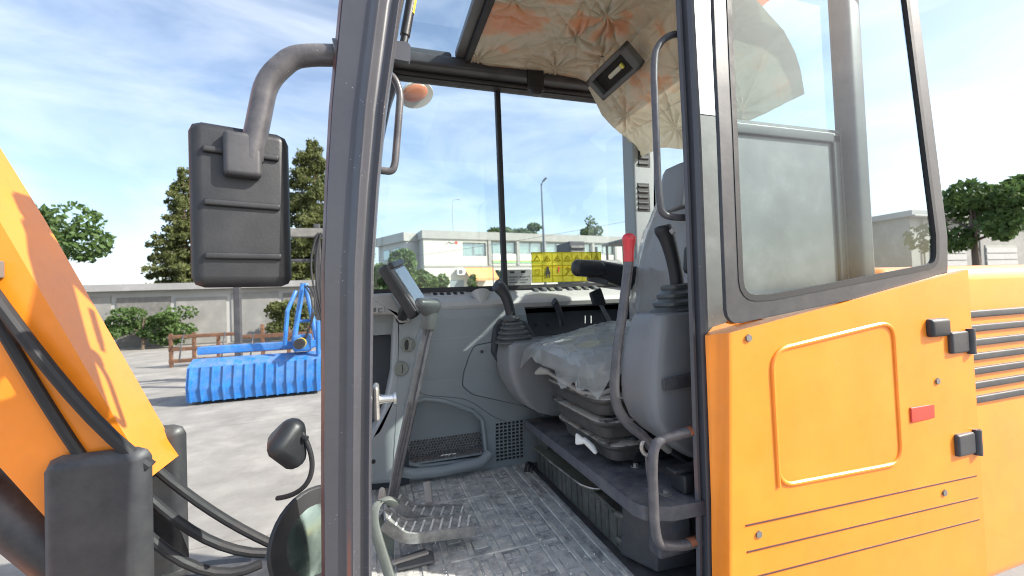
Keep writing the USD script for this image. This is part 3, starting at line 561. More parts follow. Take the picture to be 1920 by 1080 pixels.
# door striker on the front pillar
st = obj('door_striker', rbox((-.006, .90, 1.335), (.006, .955, 1.405), .006), 'bare_steel', EX)
obj('pin', tube([(.0, .93, 1.373), (.012, .93, 1.373), (.036, .93, 1.373)], [.013, .009, .008], 14), 'chrome', st)
obj('pin_head', disc((.034, .93, 1.373), (1, 0, 0), .0125, .005, 16), 'chrome', st)
# grab handles
GH = obj('front_grab_handle', tube([P(a, b, Y=.935) for a, b in ((722, 132), (741, 148), (751, 175), (741, 305), (736, 322), (700, 318))], .0078, 14, f=.025), 'tube_paint', EX)
GR = obj('rear_grab_handle', tube([P(a, b, Y=.90) for a, b in ((1302, 60), (1252, 66), (1228, 92), (1226, 140), (1234, 350), (1240, 402), (1266, 408), (1304, 408))], .0088, 16, f=.03), 'tube_paint', EX)
GL = obj('step_grab_handle', tube([P(a, b, Y=.885) for a, b in ((1318, 806), (1280, 812), (1226, 828), (1223, 880), (1227, 985), (1234, 1022), (1282, 1024), (1318, 1012))], .0122, 16, f=.045), 'tube_paint', EX)
obj('paint_wear', tube([V(0.7247, 0.8850, 1.2242), V(0.7488, 0.8850, 1.2256)], .0125, 16), 'rust_paint', GL); obj('paint_wear', tube([V(0.7119, 0.8850, 0.9567), V(0.7358, 0.8850, 0.9581)], .0125, 16), 'rust_paint', GL)
# gas strut of the roof hatch and its bracket
c = V(0.0729, 0.9400, 2.1010)
bk = obj('strut_bracket', prism(rounded([(-.019, -.020), (.017, -.022), (.019, .012), (.012, .021), (-.019, .018)], .005), c + np.array([0, -.012, 0]), (1, 0, 0), (0, 0, 1), .012), 'pillar_paint', EX)
obj('bolt', [disc(c + np.array([.003, -.012, 0]), (0, -1, 0), .009, .006, 6), disc(c + np.array([.003, -.018, 0]), (0, -1, 0), .005, .005, 12)], 'steel_weather', bk)
s0, s1 = V(0.0781, 0.9550, 2.1279), V(0.1113, 0.9550, 2.2984); gs = obj('gas_strut', tube([s0, s0 + (s1 - s0) * .16, s0 + (s1 - s0) * .17, s1], [.0085, .0085, .0108, .0108], 18), 'black_plastic', EX)
obj('sticker', tube([s0 + (s1 - s0) * .48 + np.array([.004, -.0008, 0]), s1 + np.array([.004, -.0008, 0])], .0078, 12), 'yellow_paint', gs)
# mirror arm outside the front pillar
obj('mirror_arm', tube([V(-0.0488, 0.9000, 2.0643), V(-0.0992, 0.9000, 2.0583), V(-0.1341, 0.9000, 2.0493), V(-0.1789, 0.9000, 2.0003), V(-0.2087, 0.9000, 1.8461)], .0205, 18, f=.07), 'tube_paint', EX)
obj('arm_collar', disc(V(-0.0458, 0.9000, 2.0647), V(-0.0849, 0.9000, 2.0593) - V(-0.0458, 0.9000, 2.0647), .030, .012, 20), 'pillar_paint', EX)
mm = obj('side_mirror', oriented(rbox((-.08, -.02, -.15), (.08, .02, .15), .02), V(-0.2286, 0.9200, 1.7602), (.95, .3, 0), (-.3, .95, 0)), 'black_plastic', EX)
for k in range(3): obj('moulded_rib', oriented(rbox((-.06, -.028, -.10 + .095 * k), (.06, -.018, -.088 + .095 * k), .003), V(-0.2286, 0.9200, 1.7602), (.95, .3, 0), (-.3, .95, 0)), 'black_plastic', mm)
obj('clamp', oriented(rbox((-.03, -.045, .05), (.03, -.015, .13), .008), V(-0.2286, 0.9200, 1.7602), (.95, .3, 0), (-.3, .95, 0)), 'dark_paint', mm)
# round convex mirror low in front and the hoses of the boom
mc, mn = V(-0.1297, 1.0200, 1.0741), unit([.62, -.75, .18])
rm = obj('round_mirror', tube([mc - mn * .035, mc - mn * .02, mc, mc + mn * .004], [.05, .092, .105, .100], 36), 'black_plastic', EX, label='round mirror low in front of the cab')
ms = m3.Manifold.sphere(.30, 96); sph = trimesh.creation.icosphere(4, .30); sph.vertices += mc - mn * (.30 - .012)
sph = trimesh.intersections.slice_mesh_plane(sph, mn, mc + mn * .0022); obj('mirror_face', sph, 'mirror_glass', rm, smooth=True)
hc = V(-0.1939, 1.1500, 1.2444); obj('boom_lamp', hull([(hc + np.array(q), .03) for q in ((0, 0, -.03), (0, 0, .03), (-.03, .03, 0), (-.02, -.02, 0))], 14), 'black_plastic', EX)
obj('lamp_screw', disc(V(-0.1665, 1.1300, 1.2592), (1, -.6, 0), .006, .01, 8), 'black_plastic', EX)
obj('boom_hose', tube(spline([V(-0.1711, 1.1400, 1.2695), V(-0.1570, 1.1400, 1.2322), V(-0.1510, 1.1400, 1.1908), V(-0.1601, 1.1400, 1.1544), V(-0.1876, 1.1500, 1.1274), V(-0.2386, 1.2000, 1.1014)], 26), .0058, 10), 'black_rubber', EX)

# ---- consoles and joysticks
def bellows(c0, c1, x, y, sizes, p=3.4, steps=5):
    """rubber boot: pleats from a wide foot c0 to a narrow neck c1"""
    secs = []; n = len(sizes)
    for k, (rx, ry) in enumerate(sizes):
        for dt, sc in ((0.0, .90), (.18, 1.0), (.52, 1.0), (.66, .90)):
            t = (k + dt) / n; secs.append(ring_sec(np.asarray(c0) * (1 - t) + np.asarray(c1) * t, x, y, rx * sc, ry * sc, 32, p))
    return loft(secs)
def grip(name, pts, radii, parent, x=(1, 0, 0), y=(0, 1, 0), flat=.85):
    pts = spline(pts, 22); r = np.interp(np.linspace(0, 1, 22), np.linspace(0, 1, len(radii)), radii)
    r[-1] *= .55; t, N, Bv = frames(pts)
    return tube(pts, r, 20, flat=flat)
def console(rows, yn, yf, back, r, lab, parent):
    """moulded console: horizontal sections with a sloping front face (far edge -> near corner) and a flat side; rows = (pixel row, far edge, near corner)"""
    secs = []
    for py, lx, cx in rows:
        A_, C_ = P(lx, py, Y=yf), P(cx, py, Y=yn); z = (A_[2] + C_[2]) / 2
        p = sg.Polygon([(A_[0], yf), (C_[0], yn), (back, yn), (back, yf)]); p = p.buffer(-r).buffer(r, quad_segs=8) if p.buffer(-r).area > 0 else p
        p = p if p.exterior.is_ccw else sg.Polygon(list(p.exterior.coords)[::-1])
        ex = p.exterior; start = ex.project(sg.Point(back, (yn + yf) / 2)); q = np.array([ex.interpolate((start + t * ex.length) % ex.length).coords[0] for t in np.arange(64) / 64])
        secs.append(np.stack([q[:, 0], q[:, 1], np.full(64, z)], 1))
    return obj(*lab[:1], loft(secs), 'console_plastic', parent, smooth=45, label=lab[1])
fc = console([(638, 945, 968), (645, 932, 958), (668, 928, 956), (692, 929, 958), (715, 937, 964), (737, 949, 975), (755, 963, 990), (766, 985, 1010), (772, 1010, 1034)], 1.535, 1.69, .78, .022, ('far_console', 'grey joystick console on the far side of the seat'), EX)
fb = obj('far_console_hood', shaped_xz([P(a, b, Y=1.72) for a, b in ((920, 660), (922, 612), (930, 594), (945, 588), (985, 600), (1010, 640), (1010, 690), (940, 690))], 1.70, 1.76, .018, .012), 'recess_plastic', EX, smooth=45)
c0, c1 = V(0.5159, 1.5800, 1.4048), V(0.5022, 1.5800, 1.4918)
jl = obj('far_joystick', grip('g', [V(0.5134, 1.6100, 1.4777), V(0.5069, 1.6100, 1.5324), V(0.4934, 1.6100, 1.5789), V(0.4730, 1.6100, 1.6109), V(0.4548, 1.6050, 1.6258)], [.0195, .0195, .0215, .026, .025], None), 'black_plastic', EX, label='black joystick handle on the far console')
obj('collar', tube([V(0.5113, 1.6100, 1.4799), V(0.5117, 1.6100, 1.4903), V(0.5123, 1.6100, 1.5028)], [.030, .036, .026], 24), 'handle_plastic', jl)
obj('boot', bellows(V(0.5254, 1.6100, 1.3933), V(0.5137, 1.6100, 1.4839), (1, 0, 0), (0, 1, 0), [(.075, .06), (.066, .054), (.058, .048), (.048, .042), (.038, .036)]), 'handle_plastic', jl, smooth=40)
obj('thumb_button', disc(V(0.4622, 1.5850, 1.6309), (.3, -.6, .7), .008, .006, 12), 'mid_plastic', jl)
# near console, tilted back with the raised safety lever
nc = console([(587, 1194, 1240), (592, 1180, 1236), (612, 1172, 1236), (640, 1162, 1234), (680, 1154, 1231), (720, 1152, 1229), (755, 1156, 1229), (785, 1170, 1231), (808, 1194, 1240), (826, 1226, 1258), (842, 1262, 1284), (850, 1290, 1306)], .955, 1.095, 1.02, .03, ('near_console', 'grey joystick console tilted up beside the door'), EX)
slot = [P(a, b, Y=1.03) for a, b in ((1171, 764), (1178, 778), (1186, 792))]; obj('slot', tube([q + np.array([-.006, 0, 0]) for q in slot], [.002, .007, .002], 10), 'print_black', nc)
obj('console_bracket', prism([(-.055, -.016), (.06, -.016), (.06, .018), (-.055, .014)], V(0.7638, 0.9500, 1.3333), (1, .02, .05), (-.05, 0, 1), .006), 'tube_paint', EX)
jr = obj('near_joystick', grip('g', [V(0.8251, 1.0200, 1.5877), V(0.8203, 1.0200, 1.6304), V(0.8104, 1.0200, 1.6792), V(0.7968, 1.0200, 1.7248), V(0.7855, 1.0200, 1.7474), V(0.7807, 1.0200, 1.7580)], [.0200, .0195, .0205, .0235, .026, .021], None, flat=.9), 'black_plastic', EX, label='dark joystick handle beside the door')
obj('boot', bellows(V(0.8198, 1.0300, 1.4843), V(0.8240, 1.0200, 1.5999), (1, 0, .06), (0, 1, 0), [(.080, .065), (.064, .055), (.055, .050), (.047, .042), (.038, .034)], 5.0), 'handle_plastic', jr, smooth=40)
obj('boot_flange', loft([ring_sec(P(1264, 606 - k * 5, Y=1.03), (1, 0, .06), (0, 1, 0), .094 - .006 * k, .07, 32, 6) for k in range(3)]), 'mid_plastic', jr)
obj('thumb_button', disc(V(0.7943, 1.0000, 1.7353), (.6, -.7, .5), .009, .012, 14), 'light_plastic', jr)
obj('horn_button', hull([(V(0.9571, 1.1200, 1.6997), .016), (V(0.9536, 1.1200, 1.6404), .018)]), 'black_plastic', EX)
# red safety lever
sl = obj('safety_lever', tube([V(0.6367, 0.9700, 1.6550), V(0.6188, 0.9700, 1.5583), V(0.5897, 0.9700, 1.4228), V(0.5756, 0.9700, 1.3291), V(0.5822, 0.9700, 1.2771), V(0.6128, 0.9700, 1.2327), V(0.6557, 0.9700, 1.1997), V(0.6767, 0.9700, 1.1693)], .0128, 16, f=.03), 'tube_paint', EX, label='steel safety lever with a red knob')
k0, k1 = V(0.6357, 0.9700, 1.6522), V(0.6412, 0.9700, 1.7263)
obj('knob', tube([k0 + (k1 - k0) * t for t in (0, .03, .3, .55, .75, .86, .95, 1.0)], [.0125, .0135, .0135, .0150, .0178, .0180, .0150, .0095], 24), 'red_knob', sl)
ring = [P(1214 + 11 * math.cos(t), 838 + 15 * math.sin(t), Y=.965) for t in np.linspace(0, 2 * np.pi, 20)]
obj('pivot_ring', tube(ring, .0055, 8), 'bare_steel', sl)
obj('lever_link', tube([V(0.6661, 0.9700, 1.1543), V(0.6680, 0.9700, 1.0991), V(0.6830, 0.9750, 1.0395)], .0085, 10, flat=.6), 'tube_paint', sl)
obj('link_rod', tube([V(0.7249, 0.9900, 1.1704), V(0.7616, 1.0000, 1.1362), V(0.8498, 1.0200, 1.0779)], .009, 10), 'dark_paint', sl); obj('link_sleeve', tube([V(0.7175, 0.9850, 1.1672), V(0.7510, 0.9950, 1.1408)], .0105, 10), 'lever_dusty', sl)
# far armrest
ar = [P(a, b, Y=1.50) for a, b in ((1082, 506), (1088, 496), (1110, 494), (1140, 499), (1190, 506), (1240, 512))]
arm = obj('armrest', hull([(V(0.7475, 1.4800, 1.6817), .027), (V(0.7469, 1.4800, 1.6695), .027), (V(0.7801, 1.5450, 1.6823), .027), (V(0.8340, 1.4800, 1.6721), .029), (V(0.8706, 1.5450, 1.6766), .029)], 16), 'black_plastic', EX, label='black padded armrest')
obj('pad', loft([ring_sec(q, (0, 1, 0), (0, 0, 1), .048, h, 24, 3.2) for q, h in zip(spline([V(0.7928, 1.5200, 1.6759), V(0.8752, 1.5200, 1.6639), V(0.9596, 1.5200, 1.6429), V(1.0851, 1.5200, 1.6225)], 10), np.linspace(.032, .052, 10))]), 'black_plastic', arm, smooth=45)
obj('underside', hull([(V(0.8012, 1.5000, 1.6326), .009), (V(0.8756, 1.5000, 1.6161), .009), (V(0.8770, 1.5000, 1.6435), .009), (V(0.8226, 1.5400, 1.6343), .009)]), 'mid_plastic', arm)

# ---- seat
SY0, SY1 = 1.125, 1.515
se = obj('seat', hull([((x, y, z), .035) for x, z in ((.60, 1.355), (.61, 1.368), (.99, 1.38), (.99, 1.410)) for y in (SY0 + .04, SY1 - .04)] + [((.80, (SY0 + SY1) / 2, 1.400), .03)], 14), 'seat_fabric', EX, label='grey suspension seat wrapped in protective plastic')
bs = []
for z, xf, wd_, th in ((1.43, .955, .17, .10), (1.52, .975, .205, .12), (1.66, 1.005, .222, .115), (1.80, 1.055, .222, .10), (1.92, 1.105, .205, .09), (2.02, 1.145, .165, .08), (2.07, 1.165, .12, .06)):
    bs.append(ring_sec((xf + th / 2, 1.30, z), (1, 0, .25), (0, 1, 0), th / 2, wd_, 32, 3.6))
obj('backrest', loft(bs), 'seat_fabric', se, smooth=60)
q = V(1.0036, 1.2000, 1.9306)
obj('headrest', loft([ring_sec(q + np.array([dx, 0.02, dz]), (1, 0, .2), (0, 1, 0), .03, w_, 24, 4) for dz, w_, dx in ((-.085, .05, -.015), (-.07, .062, -.012), (0, .066, 0), (.06, .064, .012), (.075, .05, .016))]), 'console_plastic', se, smooth=50)
for x0, z in ((.598, 1.266), (.606, 1.200), (.632, 1.130)):
    obj('suspension_tray', loft([ring_sec(((x0 + 1.04) / 2, 1.28, z + dz), (1, 0, 0), (0, 1, 0), (1.04 - x0) / 2 + gr, .19 + gr, 44, 9) for dz, gr in ((-.050, -.030), (-.046, -.014), (-.016, -.008), (-.008, .002), (-.002, .009), (.005, .010), (.009, .006), (.010, -.030))]), 'tray_plastic', se, smooth=40)
obj('suspension_foot', rbox((.70, 1.10, 1.07), (1.02, 1.46, 1.16), .02), 'black_plastic', se)
obj('seat_pan', rbox((.62, 1.12, 1.295), (1.0, 1.48, 1.345), .014), 'tray_plastic', se)
obj('adjust_bar', tube([V(0.5862, 1.4200, 1.2999), V(0.5921, 1.1800, 1.2767), V(0.6149, 1.1300, 1.2780), V(0.6628, 1.1200, 1.2920)], .0075, 12, f=.03), 'lever_dusty', se)
obj('bar_paddle', hull([(V(0.5567, 1.4700, 1.2950), .007), (V(0.5701, 1.4600, 1.3107), .008), (V(0.5905, 1.4300, 1.3018), .010)]), 'lever_dusty', se)
wl = [P(a, b, Y=1.20) for a, b in ((1080, 818), (1092, 822), (1104, 836), (1116, 838))]
obj('weight_lever', [hull([(V(0.5853, 1.2150, 1.1413), .005), (V(0.5841, 1.2150, 1.1170), .006), (V(0.6022, 1.2000, 1.1239), .008)]), hull([(V(0.6024, 1.2000, 1.1271), .009), (V(0.6112, 1.1700, 1.1159), .009), (V(0.6158, 1.1600, 1.1026), .007)])], 'white_plastic', se)
# ---- steel platform under the seat and the base box
pl = sg.Polygon([(.588, 1.71), (.588, .925), (.600, .895), (.66, .868), (.80, .862), (1.28, .862), (1.28, 1.71)])
sp_ = obj('seat_platform', prism(pl, (0, 0, 1.028), (1, 0, 0), (0, 1, 0), .034), 'plate_steel', EX)
for (a, b) in ((1192, 874), (1248, 926)):
    q = P(a, b, Z=1.063); obj('bolt', [disc(q, (0, 0, 1), .016, .002, 20), disc(q + np.array([0, 0, .002]), (0, 0, 1), .0075, .008, 6)], 'bare_steel' if a < 1200 else 'steel_weather', sp_)
obj('cable_bundle', [tube(spline([P(985 + 6 * k, 884, Z=.90 + .02 * k), P(990 + 5 * k, 868 + 4 * k, Z=.93), P(1003, 876 + 3 * k, Z=.90)], 12), .006, 8) for k in range(3)], 'black_rubber', EX)
obj('slide_rail', [rbox((.72, .90, 1.064), (1.24, .955, 1.112), .006), rbox((.70, .91, 1.112), (1.24, .945, 1.125), .004)], 'black_plastic', EX)
obj('platform_post', [tube([V(0.7664, 0.9300, 1.0368), V(0.7705, 0.9300, 1.1043)], .014, 14), disc(V(0.7699, 0.9300, 1.0948), (0, 0, 1), .020, .006, 18)], 'steel_weather', EX)
obj('platform_foot', rbox((.64, 1.64, .965), (.74, 1.70, 1.03), .008), 'plate_steel', EX); obj('platform_foot', rbox((.66, .93, .90), (.76, .98, 1.03), .008), 'plate_steel', EX)
sb = obj('seat_base', rbox((.642, 1.07, .842), (1.25, 1.735, .950), .006), 'base_steel', EX)
for k in range(15):
    y = 1.10 + k * .042; obj('rib', rbox((.6375, y + .004 * ((k * 7) % 3 - 1), .850), (.646, y + .026, .944), .004, 6), 'base_steel', sb)
obj('lid', prism([(.600, 1.665), (.618, 1.26), (.640, 1.225), (.74, 1.20), (.80, 1.665)], (0, 0, .957), (1, 0, 0), (0, 1, 0), .005), 'green_plate', sb)
obj('lid_edge', tube([(.603, 1.50, .962), (.617, 1.27, .962), (.640, 1.226, .962), (.70, 1.208, .962)], .0032, 8, f=.02), 'bare_steel', sb)
obj('corner_block', rbox((.635, 1.60, .95), (.73, 1.71, .985), .006), 'base_steel', sb)
eb = obj('end_block', hull([((x, y, z), .008) for x, y, z in ((.635, 1.055, .86), (.645, 1.055, .985), (.70, 1.05, 1.0), (.80, .955, .86), (.80, .955, .98), (.675, .965, .86), (.68, .965, .985), (.80, 1.05, 1.0))], 12), 'dark_paint', EX)
for zz in (.885, .955): obj('hinge_lug', hull([((.632, 1.075, zz), .010), ((.640, 1.06, zz), .011)], 10), 'base_steel', eb)
obj('pump_body', [rbox((.82, .93, .86), (1.2, 1.3, .95), .02), tube([(.78, .92, .93), (.86, .94, .91), (.98, .93, .93)], .018, 10), tube([(.84, .90, .90), (.90, .91, .96), (1.0, .92, .97)], .010, 10)], 'black_rubber', EX)
obj('door_sill', rbox((-.06, .845, .80), (.80, .90, .858), .012), 'pillar_paint', EX)

# ---- rear corner trim with air vents, dome lamp
vp = [(1184, 232), (1226, 226), (1226, 560), (1194, 560), (1190, 420)]
vpm = obj('rear_trim', shaped_xz([P(a, b, Y=1.72) for a, b in vp], 1.715, 1.80, .01, .008), 'grey_plastic', EX, smooth=40)
for (ya, yb) in ((258, 312), (344, 396)):
    av = obj('air_vent', box(P(1198, yb, Y=1.713), P(1217, ya, Y=1.713) + np.array([0, .006, 0])), 'print_black', EX, smooth=False)
    for k in range(5):
        yy = ya + (yb - ya) * (k + .5) / 5; a, b = P(1198, yy + 1.1, Y=1.708), P(1217, yy - 1.1, Y=1.708); obj('louvre', rbox(a, b + np.array([0, .008, 0]), .001, 6), 'black_plastic', av)
lc = V(0.9041, 1.4200, 2.4171); ln = unit([-.62, -.30, -.72]); lx = V(0.8887, 1.3000, 2.3955) - V(0.9111, 1.5500, 2.4360); lx = unit(lx - ln * (lx @ ln)); ly = np.cross(ln, lx)
def lam(x0, x1, y0, y1, n0, n1, r):
    m = rbox((x0, y0, n0), (x1, y1, n1), r); v = m.vertices; m.vertices = lc + v[:, :1] * lx + v[:, 1:2] * ly + v[:, 2:] * ln; return m
LW, LH = .105, .052
dl = obj('dome_lamp', [lam(-LW, LW, -LH, -LH + .018, -.03, .016, .005), lam(-LW, LW, LH - .018, LH, -.03, .016, .005), lam(-LW, -LW + .022, -LH, LH, -.03, .016, .005), lam(LW - .03, LW, -LH, LH, -.03, .016, .005)], 'mid_plastic', EX)
obj('housing', lam(-LW + .012, LW - .02, -LH + .012, LH - .012, -.05, -.012, .003), 'print_black', dl)
obj('bulb', lam(-.03, .035, -.010, .008, -.012, .002, .005), 'lamp_lens', dl); obj('bulb_cap', lam(.035, .047, -.012, .010, -.012, .003, .004), 'bulb_yellow', dl)
q = V(0.9125, 1.5167, 2.5450); obj('liner_knob', hull([(q + np.array([-.012, 0, .004]), .010), (q + np.array([.012, .005, .004]), .011)]), 'black_plastic', EX)
# round amber lamp outside the far window
bc, bn = V(0.2214, 2.0200, 2.5376), unit([.25, -.75, -.62])
bx = unit(V(0.2942, 2.0200, 2.5635) - V(0.1577, 2.0200, 2.5181)); bx = unit(bx - bn * (bx @ bn)); by = np.cross(bn, bx)
be = obj('amber_lamp', loft([ring_sec(bc - bn * d, bx, by, .083 * s, .060 * s, 32) for d, s in ((.05, .5), (.03, .85), (.0, 1.0), (-.006, .97))]), 'beacon_shell', EX, smooth=50)
obj('lens', loft([ring_sec(bc + bn * (.007 + d) - bx * .006 + by * .012 * (1 if by[2] > 0 else -1), bx, by, .064 * s, .040 * s, 32) for d, s in ((-.004, 1.0), (.004, .9), (.007, .5))]), 'beacon_amber', be, smooth=50)
obj('stem', tube([bc - bn * .03, bc - bn * .03 + np.array([0, -.02, .08]), (.25, 1.90, 2.64)], .008, 10), 'black_plastic', be)

# ---- the open door, folded back, and the orange body behind
dx0, dx1, dz0, dz1, dy = .842, 1.55, 1.02, 2.52, .80
el = [V(0.7744, 0.7840, 2.2965), V(0.7716, 0.7840, 2.1057), V(0.7713, 0.7840, 1.9321), V(0.7674, 0.7840, 1.7022), V(0.7643, 0.7840, 1.4875)]
do = rounded([(dx1 + .01, 1.575), (dx1 + .02, 1.7), (dx1 - .06, dz1), (el[0][0] - .004, dz1)] + [(q[0], q[2]) for q in el], .03)
di = rounded(do.buffer(-.042).intersection(sg.box(0, 1.545, 3, 3)), .04)
dr = obj('door', xz(list(do.exterior.coords), dy - .016, dy - .006, holes=[di]), 'dark_paint', EX, label='open cab door folded back')
obj('glass', face_xz(di.buffer(.006), dy - .010), 'door_glass', dr, smooth=False)
gk = di.buffer(.004); obj('gasket', xz(list(gk.exterior.coords), dy - .0175, dy - .0045, holes=[di.buffer(-.010)]), 'black_rubber', dr)
obj('handle', [rbox((1.42, dy - .05, 1.42), (1.50, dy - .016, 1.47), .01)], 'black_plastic', dr)
def corner_sec(z, zz):
    xa = np.interp(z, [.35, .91, 1.08, 1.25, 1.45], [.728, .736, .744, .747, .750]); xb = np.interp(z, [.35, .91, 1.08, 1.25, 1.45], [.742, .749, .760, .771, .783])
    return np.array([(x, y, zz if np.isscalar(zz) else zz(x)) for x, y in ((xa + .075, .885), (xa + .006, .842), (xa, .838), (xa + .003, .830), (xb - .008, .823), (xb - .004, .808), (xb + .001, .800), (xb + .008, .797), (1.60, .758), (1.60, .775), (.86, .85), (.85, .885))])
zt = lambda x: np.interp(x, [.75, .79, .83, .90, 1.2, 1.6], [1.463, 1.470, 1.485, 1.505, 1.55, 1.60])
obj('corner_panel', loft([corner_sec(z, z) for z in (.35, .9, 1.08, 1.25, 1.40)] + [corner_sec(1.45, zt)]), 'orange_paint', EX, smooth=30, label='sunlit orange lower door panel')
for z in (.905, .965, 1.025): obj('panel_joint', loft([np.array([(x, y - .0014, z), (x, y + .004, z), (x, y + .004, z + .003), (x, y - .0014, z + .003)]) for x, y in ((.80, .7945), (1.58, .759))]), 'orange_trim', EX, smooth=False)
yd = lambda x: .7965 - (x - .80) * .0475
bead = fillet([np.array((x, yd(x), z)) for x, z in ((.90, 1.10), (.90, 1.42), (1.30, 1.47), (1.30, 1.10), (.90, 1.10), (.90, 1.2))], .05, 8)
obj('pressed_bead', tube(bead, .006, 10), 'orange_paint', EX)
for z in (1.12, 1.40):
    obj('hinge', [rbox((1.50, yd(1.5) - .012, z - .03), (1.575, yd(1.5) + .006, z + .03), .006), tube([(1.585, yd(1.58) - .004, z - .035), (1.585, yd(1.58) - .004, z + .035)], .011, 12)], 'dark_paint', EX)
for x, z in ((.835, 1.455), (.835, 1.0), (1.45, 1.30), (1.45, 1.0)): obj('panel_bolt', disc((x, yd(x) + .001, z), (0, -1, 0), .009, .005, 6), 'steel_weather', EX)
obj('reflector', rbox((1.34, yd(1.34) - .005, 1.20), (1.44, yd(1.34) + .004, 1.24), .003), 'print_red', EX)
obj('engine_hood', rbox((1.42, .86, .6), (2.35, 2.2, 1.62), .05, 16), 'orange_paint', EX)
for k in range(7): obj('hood_louvre', rbox((1.70, .85, 1.18 + .045 * k), (2.15, .872, 1.203 + .045 * k), .005), 'dark_paint', EX)
obj('hood_seam', [box((1.62, .8575, .62), (1.626, .8615, 1.58)), box((2.24, .8575, .62), (2.246, .8615, 1.58))], 'print_black', EX, smooth=False); obj('hood_latch', rbox((1.64, .84, 1.30), (1.675, .872, 1.40), .006), 'black_plastic', EX)
obj('counterweight', rbox((2.1, .9, .55), (2.5, 2.3, 1.3), .14, 16), 'orange_paint', EX)
obj('cab_skirt', rbox((-.15, .86, .55), (1.42, 1.95, .78), .03), 'orange_paint', EX)
obj('far_deck', rbox((-.15, 1.97, .55), (1.4, 2.35, 1.15), .06), 'orange_paint', EX)
# undercarriage
for y0 in (.62, 1.95):
    st_ = [(.6 + (1.0 if abs(t) < .5 * np.pi else -1.0) * .72 + .32 * math.cos(t), .32 + .30 * math.sin(t)) for t in np.linspace(-np.pi, np.pi, 33)[:-1]]
    tk = obj('rubber_track', xz([(a, b) for a, b in st_], y0, y0 + .34), 'black_rubber', EX)
obj('track_frame', rbox((.1, 1.0, .22), (1.1, 1.95, .55), .05), 'dark_paint', EX)
# boom in front of the cab
obj('swing_bracket', [rbox((-.62, 1.22, .55), (-.14, 1.52, .85), .05), rbox((-.72, 1.24, .6), (-.52, 1.30, 1.25), .03), rbox((-.72, 1.44, .6), (-.52, 1.50, 1.25), .03)], 'dark_paint', EX)
bp = [((-.62, 1.12), .10), ((-.95, 1.75), .15), ((-1.35, 2.55), .17), ((-1.75, 3.05), .17), ((-2.5, 3.35), .14), ((-3.3, 3.45), .09)]
c = np.array([(a[0], 1.37, a[1]) for a, _ in bp]); t, N, Bv = frames(c)
obj('boom', loft([np.array([p + N[i] * sx * r + np.array([0, sy * .085, 0]) for sx, sy in ((-1, -1), (1, -1), (1, 1), (-1, 1))]) for i, (p, r) in enumerate(zip(c, [r for _, r in bp]))]), 'orange_paint', EX, smooth=20)
for (bx_, bz_, br_) in ((-.62, 1.12, .075), (-1.62, 2.86, .06), (-1.66, 2.62, .05)):
    obj('pivot_boss', [disc((bx_, 1.278, bz_), (0, -1, 0), br_, .022, 24), disc((bx_, 1.258, bz_), (0, -1, 0), br_ * .55, .016, 20)], 'dark_paint', EX)
obj('boom_hose', tube(spline([(-.52, 1.262, 1.20), (-.80, 1.262, 1.62), (-1.08, 1.262, 2.2), (-1.32, 1.262, 2.66), (-1.75, 1.262, 3.18)], 30), .014, 10), 'black_rubber', EX)
for k in range(3): obj('hose_clamp', rbox((-.835 - .27 * k, 1.255, 1.66 + .51 * k), (-.795 - .27 * k, 1.285, 1.70 + .51 * k), .004), 'steel_weather', EX)
obj('boom_cylinder', [tube([(-.66, 1.37, .86), (-1.2, 1.37, 1.55)], .055, 18), tube([(-1.2, 1.37, 1.55), (-1.62, 1.37, 2.1), (-1.66, 1.37, 2.62)], .03, 14)], 'dark_paint', EX)
for k in range(3): obj('hydraulic_hose', tube(spline([(-.30, 1.30 + .05 * k, .9), (-.55, 1.28 + .05 * k, 1.05 + .05 * k), (-.78, 1.28 + .05 * k, 1.5), (-1.0, 1.28 + .05 * k, 2.0)], 24), .012, 10), 'black_rubber', EX)
obj('dozer_blade', rbox((-1.6, .55, .05), (-1.5, 2.35, .42), .02), 'orange_paint', EX)
obj('blade_arm', [rbox((-1.5, .95, .2), (0, 1.05, .32), .02), rbox((-1.5, 1.85, .2), (0, 1.95, .32), .02)], 'orange_paint', EX)

# ================================================================ loose things in the cab
# rubber floor mat: base sheet, long ribs towards the far wall, rows of worn studs between them
MT = thing('floor_mat', 'dusty grey rubber mat with ribs and studs on the cab floor', 'floor mat', (.25, 1.3, .845))
def matgrid(u, v):
    x = -.05 + .665 * u; y = .90 + .905 * v; n = fbm(np.stack([x, y, 0 * x], 1), 14.0, 3); return np.stack([x, y, .8475 + .0022 * n], 1)
obj('sheet', grid(60, 80, matgrid), 'mat_rubber', MT, smooth=True)
ribx = [-.02, .045, .11, .175, .245, .315, .385, .452, .515, .556, .598]
for k, x in enumerate(ribx):
    wv = .011 if k % 2 else .0085; y0 = .915 if k not in (2, 3, 4, 5) else .915
    pts = np.linspace(y0, 1.785, 16); jit = fbm(np.stack([pts * 3, 0 * pts + k, 0 * pts], 1), 1.0, k) * .002
    obj('rib', loft([np.array([(x + jit[i] + a * wv, y, .846 + b) for a, b in ((-1, 0), (-.7, .0045), (.7, .0045), (1, 0))]) for i, y in enumerate(pts)]), 'mat_tread', MT, smooth=30)
